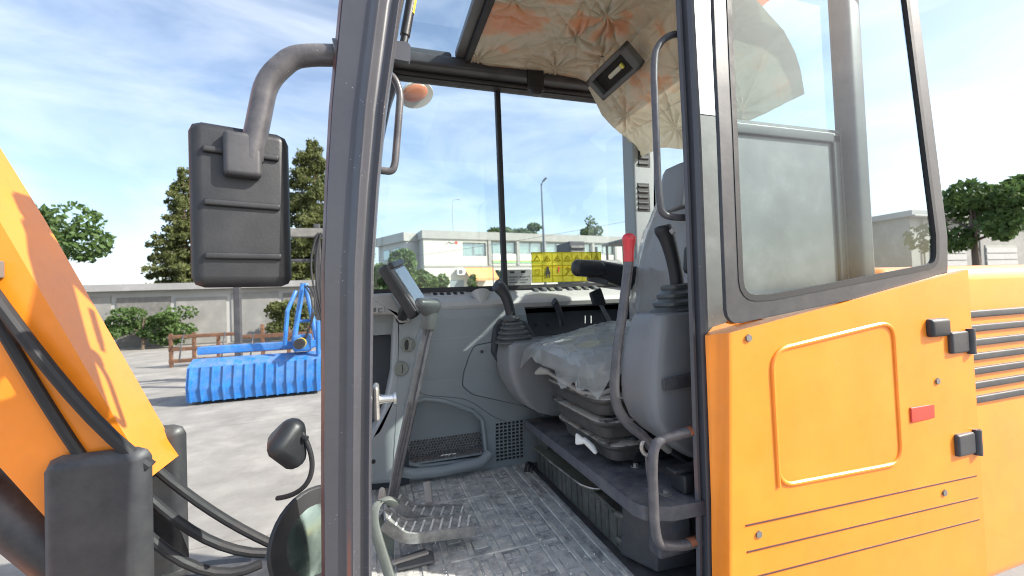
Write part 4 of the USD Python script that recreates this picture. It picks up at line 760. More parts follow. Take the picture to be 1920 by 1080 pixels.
for i, (a, b) in enumerate(zip(ribx[:-3], ribx[1:-2])):
    wd_ = b - a - .024; y = .93 + .013 * (i % 3); j = 0
    while y < 1.76:
        ln_ = [.030, .052, .030, .075][(i * 3 + j) % 4]
        two = (j + i) % 3 != 0 and wd_ > .03
        for s in ((-1, 1) if two else (0,)):
            w_ = wd_ * (.21 if two else .46); cx = (a + b) / 2 + s * wd_ * .25 + rng.normal(0, .0008)
            h = .0030 + rng.uniform(-.0012, .0008)
            obj('stud', rbox((cx - w_, y, .844), (cx + w_, y + ln_ * rng.uniform(.82, .96), .846 + h), .003, 6), 'mat_tread', MT)
        y += ln_ + .016; j += 1
for yy in (1.20, 1.56): obj('cross_rib', rbox((.18, yy, .8455), (.50, yy + .012, .8522), .003, 6), 'mat_tread', MT)
crumbs = []
for _ in range(110):
    x, y = rng.uniform(-.02, .60), 0.92 + .85 * rng.beta(1.1, 1.6); r = rng.uniform(.001, .0026)
    m = trimesh.creation.icosphere(0, r); m.vertices *= rng.uniform(.6, 1.3, 3); m.apply_translation((x, y, .8535)); crumbs.append(m)
obj('floor_grit', crumbs, 'paper', kind='stuff', label='grains of dry mud scattered on the cab mat', category='grit')

# protective film under the cab roof: one crumpled sheet pleated round its pins
prof = np.array([(.392, 2.556), (.55, 2.553), (.75, 2.552), (.90, 2.548), (.965, 2.528), (1.005, 2.47), (1.045, 2.41), (1.11, 2.36), (1.165, 2.32), (1.205, 2.26), (1.222, 2.21), (1.232, 2.14)])
pl_ = np.concatenate([[0], np.cumsum(np.linalg.norm(np.diff(prof, axis=0), axis=1))]); S = pl_[-1]
pins = [P(a, b, Z=2.55) for a, b in ((964, 4), (896, 113), (1042, 127), (1138, 30), (1010, -60), (1128, 103), (1080, 70))]
pins = [(q[0] - .392, q[1]) for q in pins] + [(.80, 1.25), (.95, 1.45), (.78, 1.62), (1.02, 1.15)]
def liner(u, v):
    y = .925 + .815 * v; t_ = np.clip((v - .55) / .3, 0, 1); s = u * (S - .07 * t_ * t_ * (3 - 2 * t_)); x = np.interp(s, pl_, prof[:, 0]); z = np.interp(s, pl_, prof[:, 1])
    e = 1e-3; tx = np.interp(s + e, pl_, prof[:, 0]) - np.interp(s - e, pl_, prof[:, 0]); tz = np.interp(s + e, pl_, prof[:, 1]) - np.interp(s - e, pl_, prof[:, 1]); L = np.hypot(tx, tz) + 1e-9
    nx, nz = tz / L, -tx / L                       # downwards
    q = np.stack([s, y, 0 * s], 1); w1 = fbm(q, 7.0, 1); w2 = fbm(q, 18.0, 2)
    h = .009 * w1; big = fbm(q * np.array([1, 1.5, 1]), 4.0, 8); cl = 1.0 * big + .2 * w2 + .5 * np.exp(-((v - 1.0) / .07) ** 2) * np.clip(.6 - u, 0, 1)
    for k, (a, b) in enumerate(pins):
        wx, wy = fbm(q, 5.0, 30 + k), fbm(q, 5.0, 50 + k)
        dx, dy = s - a + .05 * wx * np.hypot(s - a, y - b) * 8, y - b + .05 * wy * np.hypot(s - a, y - b) * 8; d = np.hypot(dx, dy) + 1e-6; th = np.arctan2(dy, dx); nf = 7 + (k * 5) % 6
        fold = np.abs(np.sin(th * nf / 2 + k + .9 * np.sin(2 * th + 1.7 * k) + .5 * np.sin(3 * th + k))) ** .65
        rch = .11 + .09 * np.abs(np.sin(1.5 * th + 2.3 * k)); env = np.exp(-d / rch) * (1 - np.exp(-(d / .018) ** 2))
        h = h + .019 * env * (fold - .55) - .012 * np.exp(-(d / .014) ** 2)
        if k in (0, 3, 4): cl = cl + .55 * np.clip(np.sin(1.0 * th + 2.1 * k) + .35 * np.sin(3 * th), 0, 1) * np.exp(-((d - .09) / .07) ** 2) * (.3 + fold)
    for kk, (ax_, sc_, am) in enumerate(((np.array([1, .35, 1]), 7.0, .0065), (np.array([.4, 1, 1]), 6.0, .005), (np.array([1.0, 1.0, 1]), 13.0, .0012))):
        wq = q + .05 * np.stack([w1, w2, 0 * w1], 1); h = h - am * np.clip(1 - np.abs(fbm(wq * ax_, sc_, 60 + kk)) * 7, 0, 1) ** 1.5
    edge = np.minimum(np.minimum(u, 1) / .05, np.minimum(v, 1 - v) / .07).clip(0, 1); h = h * (.12 + .88 * edge)
    liner.cling = np.clip(.20 + cl * .85, 0, 1)  # mask of the orange reflections painted into the film colour
    sag = .02 * np.exp(-((s - .80) / .15) ** 2) * np.clip(v, 0, 1)
    return np.stack([x + nx * (h + sag), y, z + nz * (h + sag)], 1)
lm = grid(380, 300, liner)
obj('roof_liner_film', lm, 'liner_film', smooth=True, prim={'cling': liner.cling}, label='crumpled beige protective film with painted salmon reflections, pinned under the cab roof', category='plastic film')
obj('liner_board', [rbox((.40, .925, 2.578), (1.0, 1.74, 2.592), .004)], 'mid_plastic', EX)

# film over the seat cushion: a loose sheet that drapes over the front and the near side
def drape(u, v):
    a = -.15 + .60 * u; b = -.13 + .64 * v          # metres from the front edge, from the near edge
    p = np.stack([a, b, 0 * a], 1); n1 = fbm(p, 6.0, 11); n2 = fbm(p, 15.0, 12)
    ang = np.arctan2(b - .2, a - .25); cr = fbm(np.stack([a * 2 + .4 * n1, b * 2.4, 0 * a], 1), 5.0, 13); cr2 = fbm(np.stack([a * 1.6 - b * .6, b * 1.2 + a * .5, 0 * a], 1), 9.0, 19); n3 = np.clip(1 - np.abs(cr) * 7.0, 0, 1) ** 1.5 + .7 * np.clip(1 - np.abs(cr2) * 8.0, 0, 1) ** 1.5
    ln = .60 + .12 * fbm(np.stack([b * 1.0, 0 * a, 0 * a], 1), 6.0, 15) + .24 * np.clip(1 - np.abs(b - .03) / .07, 0, 1) + .18 * np.clip((b - .34) / .08, 0, 1) - .12 * np.clip(1 - np.abs(b - .30) / .05, 0, 1)
    ex = np.clip(-a, 0, 1) * ln; ey = np.clip(-b, 0, 1) * (.85 + .3 * fbm(np.stack([a, 0 * a, 0 * a], 1), 12.0, 16)); ey2 = np.clip(b - .41, 0, 1)
    ax = np.clip(a, 0, 1); by = np.clip(b, 0, .41); rd = .045
    hf = lambda e: np.where(e < rd, e * e / (2 * rd), rd / 2 + (e - rd) * .95)
    of = lambda e, s: np.where(e < rd, e, rd + (e - rd) * s)
    fz = (hf(ex) ** 3 + hf(ey) ** 3 + hf(ey2) ** 3) ** (1 / 3)
    hang = np.clip(np.maximum(ex, ey) / .06, 0, 1)
    pleat = np.sin(b * 46 + 5 * n1) * np.where(ex > ey, 1, 0) + np.sin(a * 46 + 5 * n1) * np.where(ey >= ex, 1, 0)
    wr = .014 * n1 + .0012 * n2 + .0042 * n3
    top = 1.412 + .27 * ax - .30 * ax ** 2 - .016 * ((by - .205) / .205) ** 2
    x = .580 + ax - of(ex, .30) - hang * (.003 * pleat + .003 * n2) * (ex > 0); y = SY0 + by - of(ey, .12) + of(ey2, .3) - hang * (.004 * pleat) * (ey > 0)
    return np.stack([x, y, top - fz + wr * (1 - .5 * hang)], 1)
obj('seat_cushion_film', grid(220, 230, drape), 'seat_film', smooth=True, label='clear crinkled plastic wrap draped over the seat cushion', category='plastic film')
def backfilm(u, v):
    z = 1.47 + .60 * v; ph = (u - .5) * 2.6
    xf = np.interp(z, [1.43, 1.52, 1.66, 1.80, 1.92, 2.02, 2.10], [.955, .975, 1.005, 1.055, 1.105, 1.145, 1.19]); wd_ = np.interp(z, [1.43, 1.52, 1.66, 1.80, 1.92, 2.02, 2.10], [.19, .222, .240, .240, .222, .185, .12])
    p = np.stack([ph * .2, z, 0 * z], 1); n1 = fbm(p, 6.0, 21); n2 = 1 - np.abs(fbm(p * np.array([2.0, .7, 1]), 12.0, 22)) * 3.0
    w_ = .010 * n1 + .011 * np.clip(n2, 0, 1) ** 1.5
    cx = np.sign(np.sin(ph)) * np.abs(np.sin(ph)) ** .6
    return np.stack([xf - .008 - w_ + .11 * (1 - np.abs(np.cos(ph)) ** .5) , 1.30 + cx * (wd_ + .004) + w_ * cx, z], 1)
obj('backrest_film', grid(90, 130, backfilm), 'back_film', smooth=True, label='milky plastic wrap covering the tall seat backrest', category='plastic film')

# ================================================================ outside
def leaves(pts, size, seed, drop=0.0, aspect=.6):
    """small quads, each a folded leaf clump, at pts"""
    r = np.random.default_rng(seed); n = len(pts); a = r.normal(size=(n, 3)); a /= np.linalg.norm(a, axis=1, keepdims=True); a[:, 2] -= drop; b = np.cross(a, r.normal(size=(n, 3))); b /= np.linalg.norm(b, axis=1, keepdims=True); a /= np.linalg.norm(a, axis=1, keepdims=True)
    s = size * r.uniform(.6, 1.35, (n, 1)); nn = np.cross(a, b)
    V = np.stack([pts - a * s, pts + b * s * aspect + nn * s * .15, pts + a * s, pts - b * s * aspect + nn * s * .15], 1).reshape(-1, 3); i = np.arange(n)[:, None] * 4
    return trimesh.Trimesh(V, np.vstack([i + [0, 1, 2], i + [0, 2, 3]]), process=False)
def crown_pts(c, rad, n, seed, lumps=14, gap=.35):
    r = np.random.default_rng(seed); L = []
    for k in range(lumps):
        d = r.normal(size=3); d /= np.linalg.norm(d); o = np.asarray(c) + d * np.array(rad) * r.uniform(.35, .95) ; s = np.array(rad) * r.uniform(.22, .42)
        m = int(n / lumps * r.uniform(.6, 1.4)); q = r.normal(size=(m, 3)); q /= np.linalg.norm(q, axis=1, keepdims=True); L.append(o + q * s * (r.uniform(.25, 1, (m, 1)) ** .4))
    return np.vstack(L)
def tree(name, label, loc, h, rad, n, size, mt, seed, trunk=.25, limbs=6, cz=None, group=None):
    T = thing(name, label, 'tree', loc, group); x, y, z = loc; cz = cz or h - rad[2]; r = np.random.default_rng(seed + 5)
    tr = [tube([(x, y, z - .1), (x + .05, y, z + cz * .5), (x, y + .05, z + cz)], [trunk, trunk * .75, trunk * .4], 10)]
    for k in range(limbs):
        d = r.normal(size=3); d[2] = abs(d[2]) + .4; d = unit(d); p = np.array((x, y, z + cz * r.uniform(.55, .95))); tr.append(tube([p, p + d * np.array(rad) * .4 + np.array([0, 0, .1]), p + d * np.array(rad) * .8], [trunk * .35, trunk * .2, trunk * .06], 7))
    obj('trunk', tr, 'bark', T); obj('crown', leaves(crown_pts((x, y, z + cz), rad, n, seed), size, seed), mt, T, smooth=False)
    return T
def conifer(name, label, loc, h, r0, seed, mt='leaf_dark', dens=1.0):
    """spreading evergreen: whorls of drooping boughs along a straight trunk"""
    T = thing(name, label, 'tree', loc, None); x, y, z = loc; r = np.random.default_rng(seed); L = []; B = []
    for lv in np.linspace(.10, .985, int(26 * dens)):
        R_ = r0 * (1 - lv) ** .6 * r.uniform(.75, 1.1) + .10; nb = int(6 + 6 * (1 - lv))
        for k in range(nb):
            a = r.uniform(0, 6.28); ln = R_ * r.uniform(.55, 1.1); zz = z + h * lv; e = np.array([math.cos(a), math.sin(a), 0.0])
            B.append(tube([(x, y, zz), np.array((x, y, zz)) + e * ln * .6 + np.array([0, 0, .05 * ln]), np.array((x, y, zz)) + e * ln + np.array([0, 0, -.10 * ln])], [.035, .02, .008], 5))
            m = int(125 * ln); t_ = r.uniform(.12, 1, m) ** .75; side = r.normal(0, .16 * ln + .06, m) * (1.15 - t_); per = np.array([-e[1], e[0], 0])
            L.append(np.array((x, y, zz)) + e * (t_ * ln)[:, None] + per * side[:, None] + np.array([0, 0, 1.0]) * (-.12 * ln * t_ ** 2 + r.normal(0, .09, m) - .10 * np.abs(side))[:, None])
    obj('trunk', [tube([(x, y, z - .1), (x, y, z + h * .5), (x, y, z + h * .99)], [.26, .16, .03], 10)] + B, 'bark', T); obj('crown', leaves(np.vstack(L), .105, seed, .5, .45), mt, T, smooth=False)
conifer('conifer_tree', 'tall dark conifer rising behind the yard left of the cab pillar', (-3.0, 26.5, 0), 11.0, 3.9, 4, dens=1.35)
conifer('conifer_tree', 'slimmer conifer standing left of the tall dark one', (-10.5, 30, 0), 10.0, 2.8, 5)
tree('broadleaf_tree', 'broad pale green tree farthest left beyond the shed', (-19, 31, 0), 8.5, (3.6, 3.4, 3.0), 5200, .20, 'leaf_green', 61)
tree('broadleaf_tree', 'round green tree between the conifers at the yard edge', (-7.0, 33, 0), 7.5, (2.8, 2.8, 2.4), 4200, .18, 'leaf_pale', 62)
tree('yard_bush', 'dense rounded green tree in front of the pale building', (1.45, 22.8, 0), 4.45, (2.15, 1.6, 1.85), 9500, .115, 'leaf_green', 8, .14, cz=2.5)
tree('yard_bush', 'low green bush at the building corner, right of the dense tree', (3.1, 24.5, 0), 3.3, (1.15, 1.0, 1.2), 3400, .10, 'leaf_green', 9, .08, cz=2.1)
tree('yard_bush', 'small bush under the orange awning', (7.55, 33.0, 0), 3.6, (.8, .7, .9), 1800, .11, 'leaf_green', 10, .08, cz=2.7)
tree('roof_tree', 'green tree showing above the building roof by the window post', (17.9, 52, 0), 11.4, (3.8, 2.4, 2.0), 4200, .22, 'leaf_pale', 11, .3)
tree('sparse_tree', 'thin sparse tree behind the roof, right of the lamp post', (27.2, 49.5, 0), 11.6, (2.2, 2.0, 2.0), 1000, .20, 'leaf_pale', 12, .22, limbs=9)

# two storey building across the road
K0 = np.array((4.09, 35.97, 0.0)); U = np.array((.990, .141, 0.0)); V_ = np.array((-.141, .990, 0.0))
BD = thing('office_building', 'pale two storey flat roofed building with an orange awning seen through the far window', 'building', tuple(K0))
def bl(s0, s1, d0, d1, z0, z1):
    m = box((s0, d0, z0), (s1, d1, z1)); v = m.vertices; m.vertices = K0 + v[:, :1] * U + v[:, 1:2] * V_ + v[:, 2:] * np.array([0, 0, 1.0]); return m
wins = [(3.46, 5.55, 5.37, 6.56)] + [(6.10 + 2.82 * k, 8.50 + 2.82 * k, 5.62, 6.72) for k in range(5)]
holes = [sg.box(a - .05, c_, b + .05, d_) for a, b, c_, d_ in wins] + [sg.box(6.4, 2.9, 21, 4.15)]
front = sg.box(0, 0, 21.5, 6.80)
for h_ in holes: front = front.difference(h_)
fm = trimesh.creation.extrude_polygon(front, .30); v = fm.vertices.copy(); fm.vertices = K0 + v[:, :1] * U + (.30 - v[:, 2:]) * V_ + v[:, 1:2] * np.array([0, 0, 1.0])
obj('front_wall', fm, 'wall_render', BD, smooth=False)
obj('back_volume', bl(.1, 21.4, .9, 9.0, 0, 6.9), 'wall_shade_grey', BD, smooth=False)
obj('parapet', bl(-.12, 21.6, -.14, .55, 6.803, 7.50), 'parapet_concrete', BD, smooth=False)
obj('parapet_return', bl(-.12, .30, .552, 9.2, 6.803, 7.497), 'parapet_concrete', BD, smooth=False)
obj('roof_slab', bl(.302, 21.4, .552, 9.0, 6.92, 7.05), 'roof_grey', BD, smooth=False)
obj('side_wall', bl(-.002, .25, .302, 8.9, 0, 6.80), 'wall_shade_grey', BD, smooth=False)
obj('string_course', bl(0, 21.5, -.05, -.003, 4.42, 4.56), 'parapet_concrete', BD, smooth=False)
for k in range(7): obj('pilaster', bl(5.78 + 2.82 * k, 6.04 + 2.82 * k, -.10, -.003, 4.565, 6.80), 'parapet_concrete', BD, smooth=False)
for a, b, c_, d_ in wins:
    wf = obj('window', [bl(a - .05, b + .05, .16, .22, d_ - .07, d_), bl(a - .05, b + .05, .16, .22, c_, c_ + .07), bl(a - .05, a + .06, .16, .22, c_ + .07, d_ - .07), bl(b - .06, b + .05, .16, .22, c_ + .07, d_ - .07), bl((a + b) / 2 - .06, (a + b) / 2 + .06, .155, .215, c_ + .07, d_ - .07)], 'frame_alu', BD, smooth=False)
    for q in range(2):
        aa, bb = (a + .06, (a + b) / 2 - .06) if q == 0 else ((a + b) / 2 + .06, b - .06)
        obj('pane', bl(aa, bb, .18, .185, c_ + .07, d_ - .07), 'far_glass', wf, smooth=False)
        obj('blind', bl(aa, bb, .24, .26, c_ + .07 + (.1 if q else 0), d_ - .07), 'blind_pale', wf, smooth=False)
for k in range(2):
    sgn_ = obj('shop_sign', bl(6.10 + 2.82 * k, 8.5 + 2.82 * k, -.06, -.003, 4.75, 5.50), 'sign_white', BD, smooth=False)
    obj('green_band', bl(6.10 + 2.82 * k, 8.5 + 2.82 * k, -.065, -.061, 4.78, 4.92), 'sign_green', sgn_, smooth=False); obj('orange_band', bl(6.10 + 2.82 * k, 8.5 + 2.82 * k, -.065, -.061, 4.925, 5.02), 'sign_orange', sgn_, smooth=False)
def awn(u, v):
    s = 3.55 + 2.6 * v - .12 * (1 - u) * (v - .5) * -1; d = -1.35 * u; z = 4.38 - 1.02 * u - .06 * np.sin(u * 3.1); p = K0 + s[:, None] * U + d[:, None] * V_; p[:, 2] = z; return p
obj('awning', grid(8, 12, awn), 'awning_cloth', BD, smooth=True)
obj('awning_valance', bl(3.60, 6.10, -1.36, -1.345, 3.16, 3.36), 'awning_cloth', BD, smooth=False)
ac = obj('air_conditioner', bl(2.75, 3.45, -.40, -.003, 3.72, 4.24), 'white_plastic', BD, smooth=False); obj('fan', disc(K0 + U * 3.02 - V_ * .405 + np.array([0, 0, 3.98]), -V_, .19, .02, 20), 'print_grey', ac)
obj('shop_door', bl(2.2, 3.4, -.02, -.003, 0, 3.3), 'frame_alu', BD, smooth=False)
obj('shop_window', bl(.9, 2.0, -.03, -.003, 2.95, 3.35), 'frame_alu', BD, smooth=False)
obj('ground_floor_glazing', bl(6.42, 20.9, .12, .14, 2.9, 4.15), 'far_glass', BD, smooth=False)
obj('wall_emblem', [tube([K0 + U * (1.9 + a) - V_ * .02 + np.array([0, 0, b]) for a, b in ((0, 6.35), (.3, 6.55), (.55, 6.42), (.8, 6.50))], .03, 6)], 'print_grey', BD)
obj('emblem_mark', bl(2.75, 2.95, -.03, -.003, 6.38, 6.62), 'print_red', BD, smooth=False)
# the wing that turns back on the left
W0 = np.array((2.75, 37.0, 0.0)); WD = unit([-.481, .877, 0]); WN = np.array([WD[1], -WD[0], 0.0])
def wl_(s0, s1, d0, d1, z0, z1):
    m = box((s0, d0, z0), (s1, d1, z1)); v = m.vertices; m.vertices = W0 + v[:, :1] * WD + v[:, 1:2] * WN + v[:, 2:] * np.array([0, 0, 1.0])
    if m.volume < 0: m.invert()
    return m
obj('wing_wall', wl_(0, 4.6, .05, 3.0, 0, 6.72), 'wall_shade_grey', BD, smooth=False); obj('wing_parapet', wl_(-.1, 4.75, -.25, 3.2, 6.725, 7.46), 'parapet_concrete', BD, smooth=False)
for a in (1.0, 2.6):
    ww = obj('wing_window', wl_(a, a + 1.1, .02, .048, 5.3, 6.3), 'frame_alu', BD, smooth=False); obj('pane', wl_(a + .08, a + 1.02, .005, .018, 5.38, 6.22), 'far_glass', ww, smooth=False)
WB = thing('low_building', 'low white building edge at the far left of the cab window', 'building', (-2.5, 50, 0)); obj('wall', box((-7.5, 50, 0), (2.2, 58, 5.6)), 'wall_render', WB, smooth=False); obj('roof', box((-7.7, 49.8, 5.603), (2.4, 58.2, 5.9)), 'parapet_concrete', WB, smooth=False)
obj('garden_wall', box((-5, 27.6, 0), (30, 27.85, 1.25)), 'parapet_concrete', smooth=False, label='low pale wall along the road in front of the building', category='wall')

# street lamp
LP = thing('street_lamp', 'tall grey street lamp standing before the building, seen through the sliding pane', 'street lamp', (10.66, 25.87, 0))
obj('pole', tube([(10.66, 25.87, 0), (10.66, 25.87, 4), (10.66, 25.87, 8.95)], [.10, .08, .05], 12), 'pole_metal', LP)
obj('arm', tube([(10.66, 25.87, 8.85), (10.62, 25.6, 8.98), (10.58, 25.2, 9.02)], .035, 8), 'pole_metal', LP); obj('lamp_head', hull([((10.58, 25.3, 9.0), .07), ((10.56, 24.8, 9.03), .06)]), 'pole_metal', LP)
for x, y, h_, lab in ((6.1, 22.0, 4.55, 'thin bare pole just right of the window post'), (7.0, 22.4, 4.2, 'thinner bare pole between the window post and the street lamp')):
    PO = thing('thin_pole', lab, 'pole', (x, y, 0)); obj('shaft', tube([(x, y, 0), (x, y, h_)], [.035, .022], 8), 'pole_metal', PO); obj('cap', disc((x, y, h_), (0, 0, 1), .03, .02, 8), 'pole_metal', PO)
obj('overhead_cable', tube(spline([(-8, 33, 3.9), (4.5, 30.5, 5.0), (20, 29, 7.4)], 30), .012, 5), 'black_rubber', label='thin black cable crossing in front of the building', category='cable')

# dark machine parked across the yard, behind the armrest
MC = thing('parked_loader', 'dark parked loader with a slatted grille beyond the yellow warning sticker', 'loader', (7.2, 13.3, 0)); o = np.array([7.2, 13.3, 0.0])
lb = lambda a, b, r=.04: rbox(o + np.array(a), o + np.array(b), r)
obj('chassis', lb((-1.1, -.6, .5), (1.9, .8, 1.5), .08), 'steel_dark', MC); obj('bonnet', lb((-.45, -.5, 1.5), (1.0, .7, 2.75), .12), 'steel_weather', MC)
g = obj('radiator_guard', lb((-1.0, -.45, 1.5), (-.42, .65, 3.38), .04), 'steel_dark', MC)
for k in range(9): obj('slat', lb((-.98 + .02, -.50, 1.7 + .18 * k), (-.46, -.44, 1.78 + .18 * k), .01), 'steel_weather', g)
cbm = obj('cab_frame', [lb((1.0, -.5, 1.5), (1.08, -.42, 3.35), .02), lb((1.75, -.5, 1.5), (1.83, -.42, 3.35), .02), lb((1.0, .6, 1.5), (1.08, .68, 3.35), .02), lb((1.75, .6, 1.5), (1.83, .68, 3.35), .02)], 'steel_dark', MC)
obj('roof', lb((.9, -.6, 3.35), (1.95, .8, 3.45), .04), 'steel_weather', MC); obj('exhaust', tube([o + np.array([.3, .1, 2.7]), o + np.array([.3, .1, 3.25])], .05, 10), 'steel_dark', MC)
obj('cab_glass', lb((1.08, -.47, 1.55), (1.75, -.46, 3.3), .002), 'far_glass', MC)
for a in (-.6, 1.3):
    for b in (-.75, .7):
        wh = obj('wheel', disc(o + np.array([a, b, .5]), (0, 1, 0), .5, .28, 24), 'black_rubber', MC); obj('rim', disc(o + np.array([a, b - .005, .5]), (0, 1, 0), .28, .29, 20), 'steel_weather', wh)

# blue field machine in the yard, left of the pillar
bo = np.array((-1.72, 8.85, 0.0))
BM = thing('blue_implement', 'bright blue steel field implement parked on the concrete left of the pillar', 'implement', tuple(bo)); lb2 = lambda a, b, r=.02: rbox(bo + np.array(a), bo + np.array(b), r)
rl = obj('roller_housing', loft([np.array([bo + np.array((x, y, z)) for y, z in ((-.42, .06), (-.46, .30), (-.38, .62), (-.12, .74), (.25, .70), (.42, .45), (.40, .06))]) for x in np.linspace(-1.25, .78, 3)]), 'blue_paint', BM, smooth=25)
for k in range(13): obj('stiffening_rib', loft([np.array([bo + np.array((-1.2 + k * .16 + a, y, z)) for y, z in ((-.44, .05), (-.495, .30), (-.41, .65), (-.37, .62), (-.43, .30), (-.40, .06))]) for a in (0, .022)]), 'blue_paint', rl)
obj('top_beam', lb2((-1.2, -.1, .80), (.74, .06, .94)), 'blue_paint', BM); obj('mast', [tube([bo + np.array((.30, -.05, .9)), bo + np.array((.48, .0, 2.0))], .045, 10), tube([bo + np.array((.70, -.05, .9)), bo + np.array((.52, .0, 2.0))], .045, 10), tube([bo + np.array((.34, .05, 1.3)), bo + np.array((.68, .05, 1.3))], .03, 8)], 'blue_paint', BM)
obj('gear_box', lb2((.32, -.3, .76), (.62, .0, 1.06), .04), 'blue_paint', BM); obj('drive_shaft', [disc(bo + np.array((.47, -.3, .92)), (0, -1, 0), .09, .3, 18)], 'black_rubber', BM); obj('guard_tape', disc(bo + np.array((.47, -.38, .92)), (0, -1, 0), .093, .05, 18), 'yellow_paint', BM)
obj('link_arm', [tube([bo + np.array((.2, -.3, .9)), bo + np.array((.28, -.45, 1.5)), bo + np.array((.40, -.3, 1.85))], .035, 8), tube([bo + np.array((.74, -.3, .7)), bo + np.array((.76, -.4, 1.3))], .04, 8)], 'blue_paint', BM)
obj('side_disc', disc(bo + np.array((.80, 0, .36)), (1, 0, 0), .34, .02, 28), 'steel_dark', BM)
for k in range(2): obj('hose', tube(spline([bo + np.array((.52 + .04 * k, -.1, 1.95)), bo + np.array((.66 + .05 * k, -.3, 1.6)), bo + np.array((.62, -.35, 1.2)), bo + np.array((.5, -.3, .95))], 20), .016, 8), 'black_rubber', BM)
# forklift-like steel mast behind it
so = np.array((-1.15, 9.9, 0.0)); SM = thing('steel_mast', 'dark steel lifting mast with hanging hoses beside the pillar', 'mast', tuple(so))
obj('upright', rbox(so + np.array((.0, -.06, 0)), so + np.array((.12, .06, 3.30)), .015), 'steel_dark', SM); obj('upright', rbox(so + np.array((.18, .0, 0)), so + np.array((.27, .1, 3.25)), .015), 'steel_dark', SM)
obj('top_bar', rbox(so + np.array((-1.5, -.09, 3.02)), so + np.array((.30, .05, 3.20)), .015), 'steel_weather', SM); obj('lower_bar', rbox(so + np.array((-1.5, -.05, 2.5)), so + np.array((.0, .05, 2.56)), .01), 'steel_dark', SM); obj('upright', rbox(so + np.array((-1.5, -.06, 0)), so + np.array((-1.38, .06, 3.3)), .015), 'steel_dark', SM)
for k in range(3): obj('hose', tube(spline([so + np.array((.1 + .05 * k, -.12, 3.1)), so + np.array((-.05 + .1 * k, -.16, 2.5)), so + np.array((.0 + .06 * k, -.2, 1.9)), so + np.array((.12 + .04 * k, -.15, 1.2))], 20), .02, 8), 'black_rubber', SM)
# grey shed at the end of the yard
SH = thing('yard_shed', 'long low grey shed with a flat roof edge under the conifers', 'shed', (-12, 23.5, 0)); obj('wall', box((-20, 23.5, 0), (-2.1, 27, 2.55)), 'wall_shade_grey', SH, smooth=False); obj('roof', box((-20.3, 23.1, 2.553), (-1.9, 27.3, 2.85)), 'roof_grey', SH, smooth=False)
for k in range(8): obj('panel', box((-19.6 + 2.2 * k, 23.45, .05), (-17.6 + 2.2 * k, 23.497, 2.35 - .08 * (k % 3))), 'steel_weather' if k % 3 == 1 else 'shed_panel', SH, smooth=False)

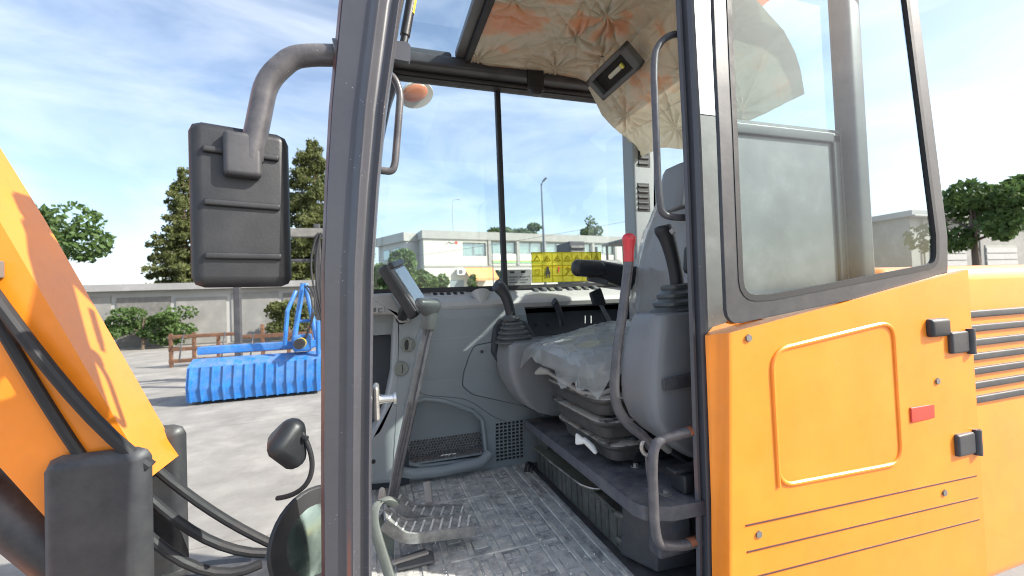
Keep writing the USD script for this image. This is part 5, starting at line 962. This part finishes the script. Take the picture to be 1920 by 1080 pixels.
# pale lamp post standing in for a reflection in the cab glass, and the clutter at the yard's edge
q = V(11.4114, 62.0000, 11.5299); LQ = thing('street_lamp', 'faint lamp post standing in for a glass reflection, above the flat roof, left of the window post', 'street lamp', (q[0], q[1], 0))
obj('pole', tube([(q[0], q[1], 0), (q[0], q[1], 9), (q[0], q[1], 15.6)], [.12, .09, .06], 10), 'reflected_lamp_pale', LQ); obj('arm', tube(fillet([(q[0], q[1], 15.3), (q[0] + .05, q[1], 16.3), (q[0] + .9, q[1], 16.4)], .5), .05, 8), 'reflected_lamp_pale', LQ); obj('lamp_head', hull([((q[0] + .8, q[1], 16.38), .10), ((q[0] + 1.3, q[1], 16.36), .07)]), 'reflected_lamp_pale', LQ)
for k, (x, y, h_, lab) in enumerate(((-2.45, 12.6, 1.15, 'dark rusty cultivator parked behind the blue implement'), (-4.6, 14.5, .95, 'second rusty cultivator farther left by the shed'))):
    T = thing('cultivator', lab, 'cultivator', (x, y, 0))
    for z in (.12, .45, .80): obj('beam', rbox((x - .9, y - .05, z), (x + .9, y + .05, z + .10), .01), 'rust_steel', T)
    for dx in (-.85, -.3, .3, .8): obj('post', rbox((x + dx - .04, y - .045, 0), (x + dx + .04, y + .045, h_ - .1 * (dx > 0)), .01), 'rust_steel', T)
    obj('tine', tube(spline([(x - .5, y - .1, .9), (x - .45, y - .4, .7), (x - .5, y - .45, .2)], 10), .02, 8), 'steel_dark', T); obj('tine', tube(spline([(x + .5, y - .1, .9), (x + .55, y - .4, .7), (x + .5, y - .45, .2)], 10), .02, 8), 'steel_dark', T)
tree('hedge_bush', 'low olive bush beside the shed left of the pillar', (-3.6, 22.2, 0), 2.2, (1.3, .9, 1.0), 3200, .09, 'leaf_dark', 71, .08, cz=1.2)
tree('hedge_bush', 'wider olive bush farther left in front of the shed', (-9.4, 22.3, 0), 1.8, (1.9, .9, .8), 3600, .09, 'leaf_green', 72, .08, cz=1.0)

# what stands to the right of the machine
WH = thing('warehouse', 'long grey warehouse with roller doors right of the open cab door', 'warehouse', (52, 22, 0))
obj('wall', box((36, 20, 0), (70, 34, 6.2)), 'shed_panel', WH, smooth=False); obj('roof', box((35.6, 19.6, 6.203), (70.4, 34.4, 6.6)), 'roof_grey', WH, smooth=False); obj('gutter', tube([(35.6, 19.52, 6.18), (70.4, 19.52, 6.18)], .09, 8), 'steel_weather', WH)
for k in range(5):
    dw = obj('roller_door', box((38 + 6.4 * k, 19.94, 0), (42 + 6.4 * k, 19.996, 4.2)), 'parapet_concrete', WH, smooth=False)
    for j in range(8): obj('slat', box((38.05 + 6.4 * k, 19.90, .1 + .5 * j), (41.95 + 6.4 * k, 19.938, .5 + .5 * j)), 'wall_shade_grey', dw, smooth=False)
    obj('downpipe', tube([(37.2 + 6.4 * k, 19.9, 0), (37.2 + 6.4 * k, 19.9, 6.1)], .06, 8), 'steel_weather', WH)
for k, (x, y, h_, lab) in enumerate(((27, 12.5, 6.5, 'broad green tree right of the open door, nearest the machine'), (33, 24, 8.0, 'taller green tree beside the grey warehouse'), (24.5, 19, 5.2, 'small pale tree between the building and the warehouse'))):
    tree('yard_tree', lab, (x, y, 0), h_, (2.4 - .3 * k, 2.2, h_ * .30), 4200, .15, ('leaf_green', 'leaf_dark', 'leaf_pale')[k], 90 + k, .2, limbs=9)
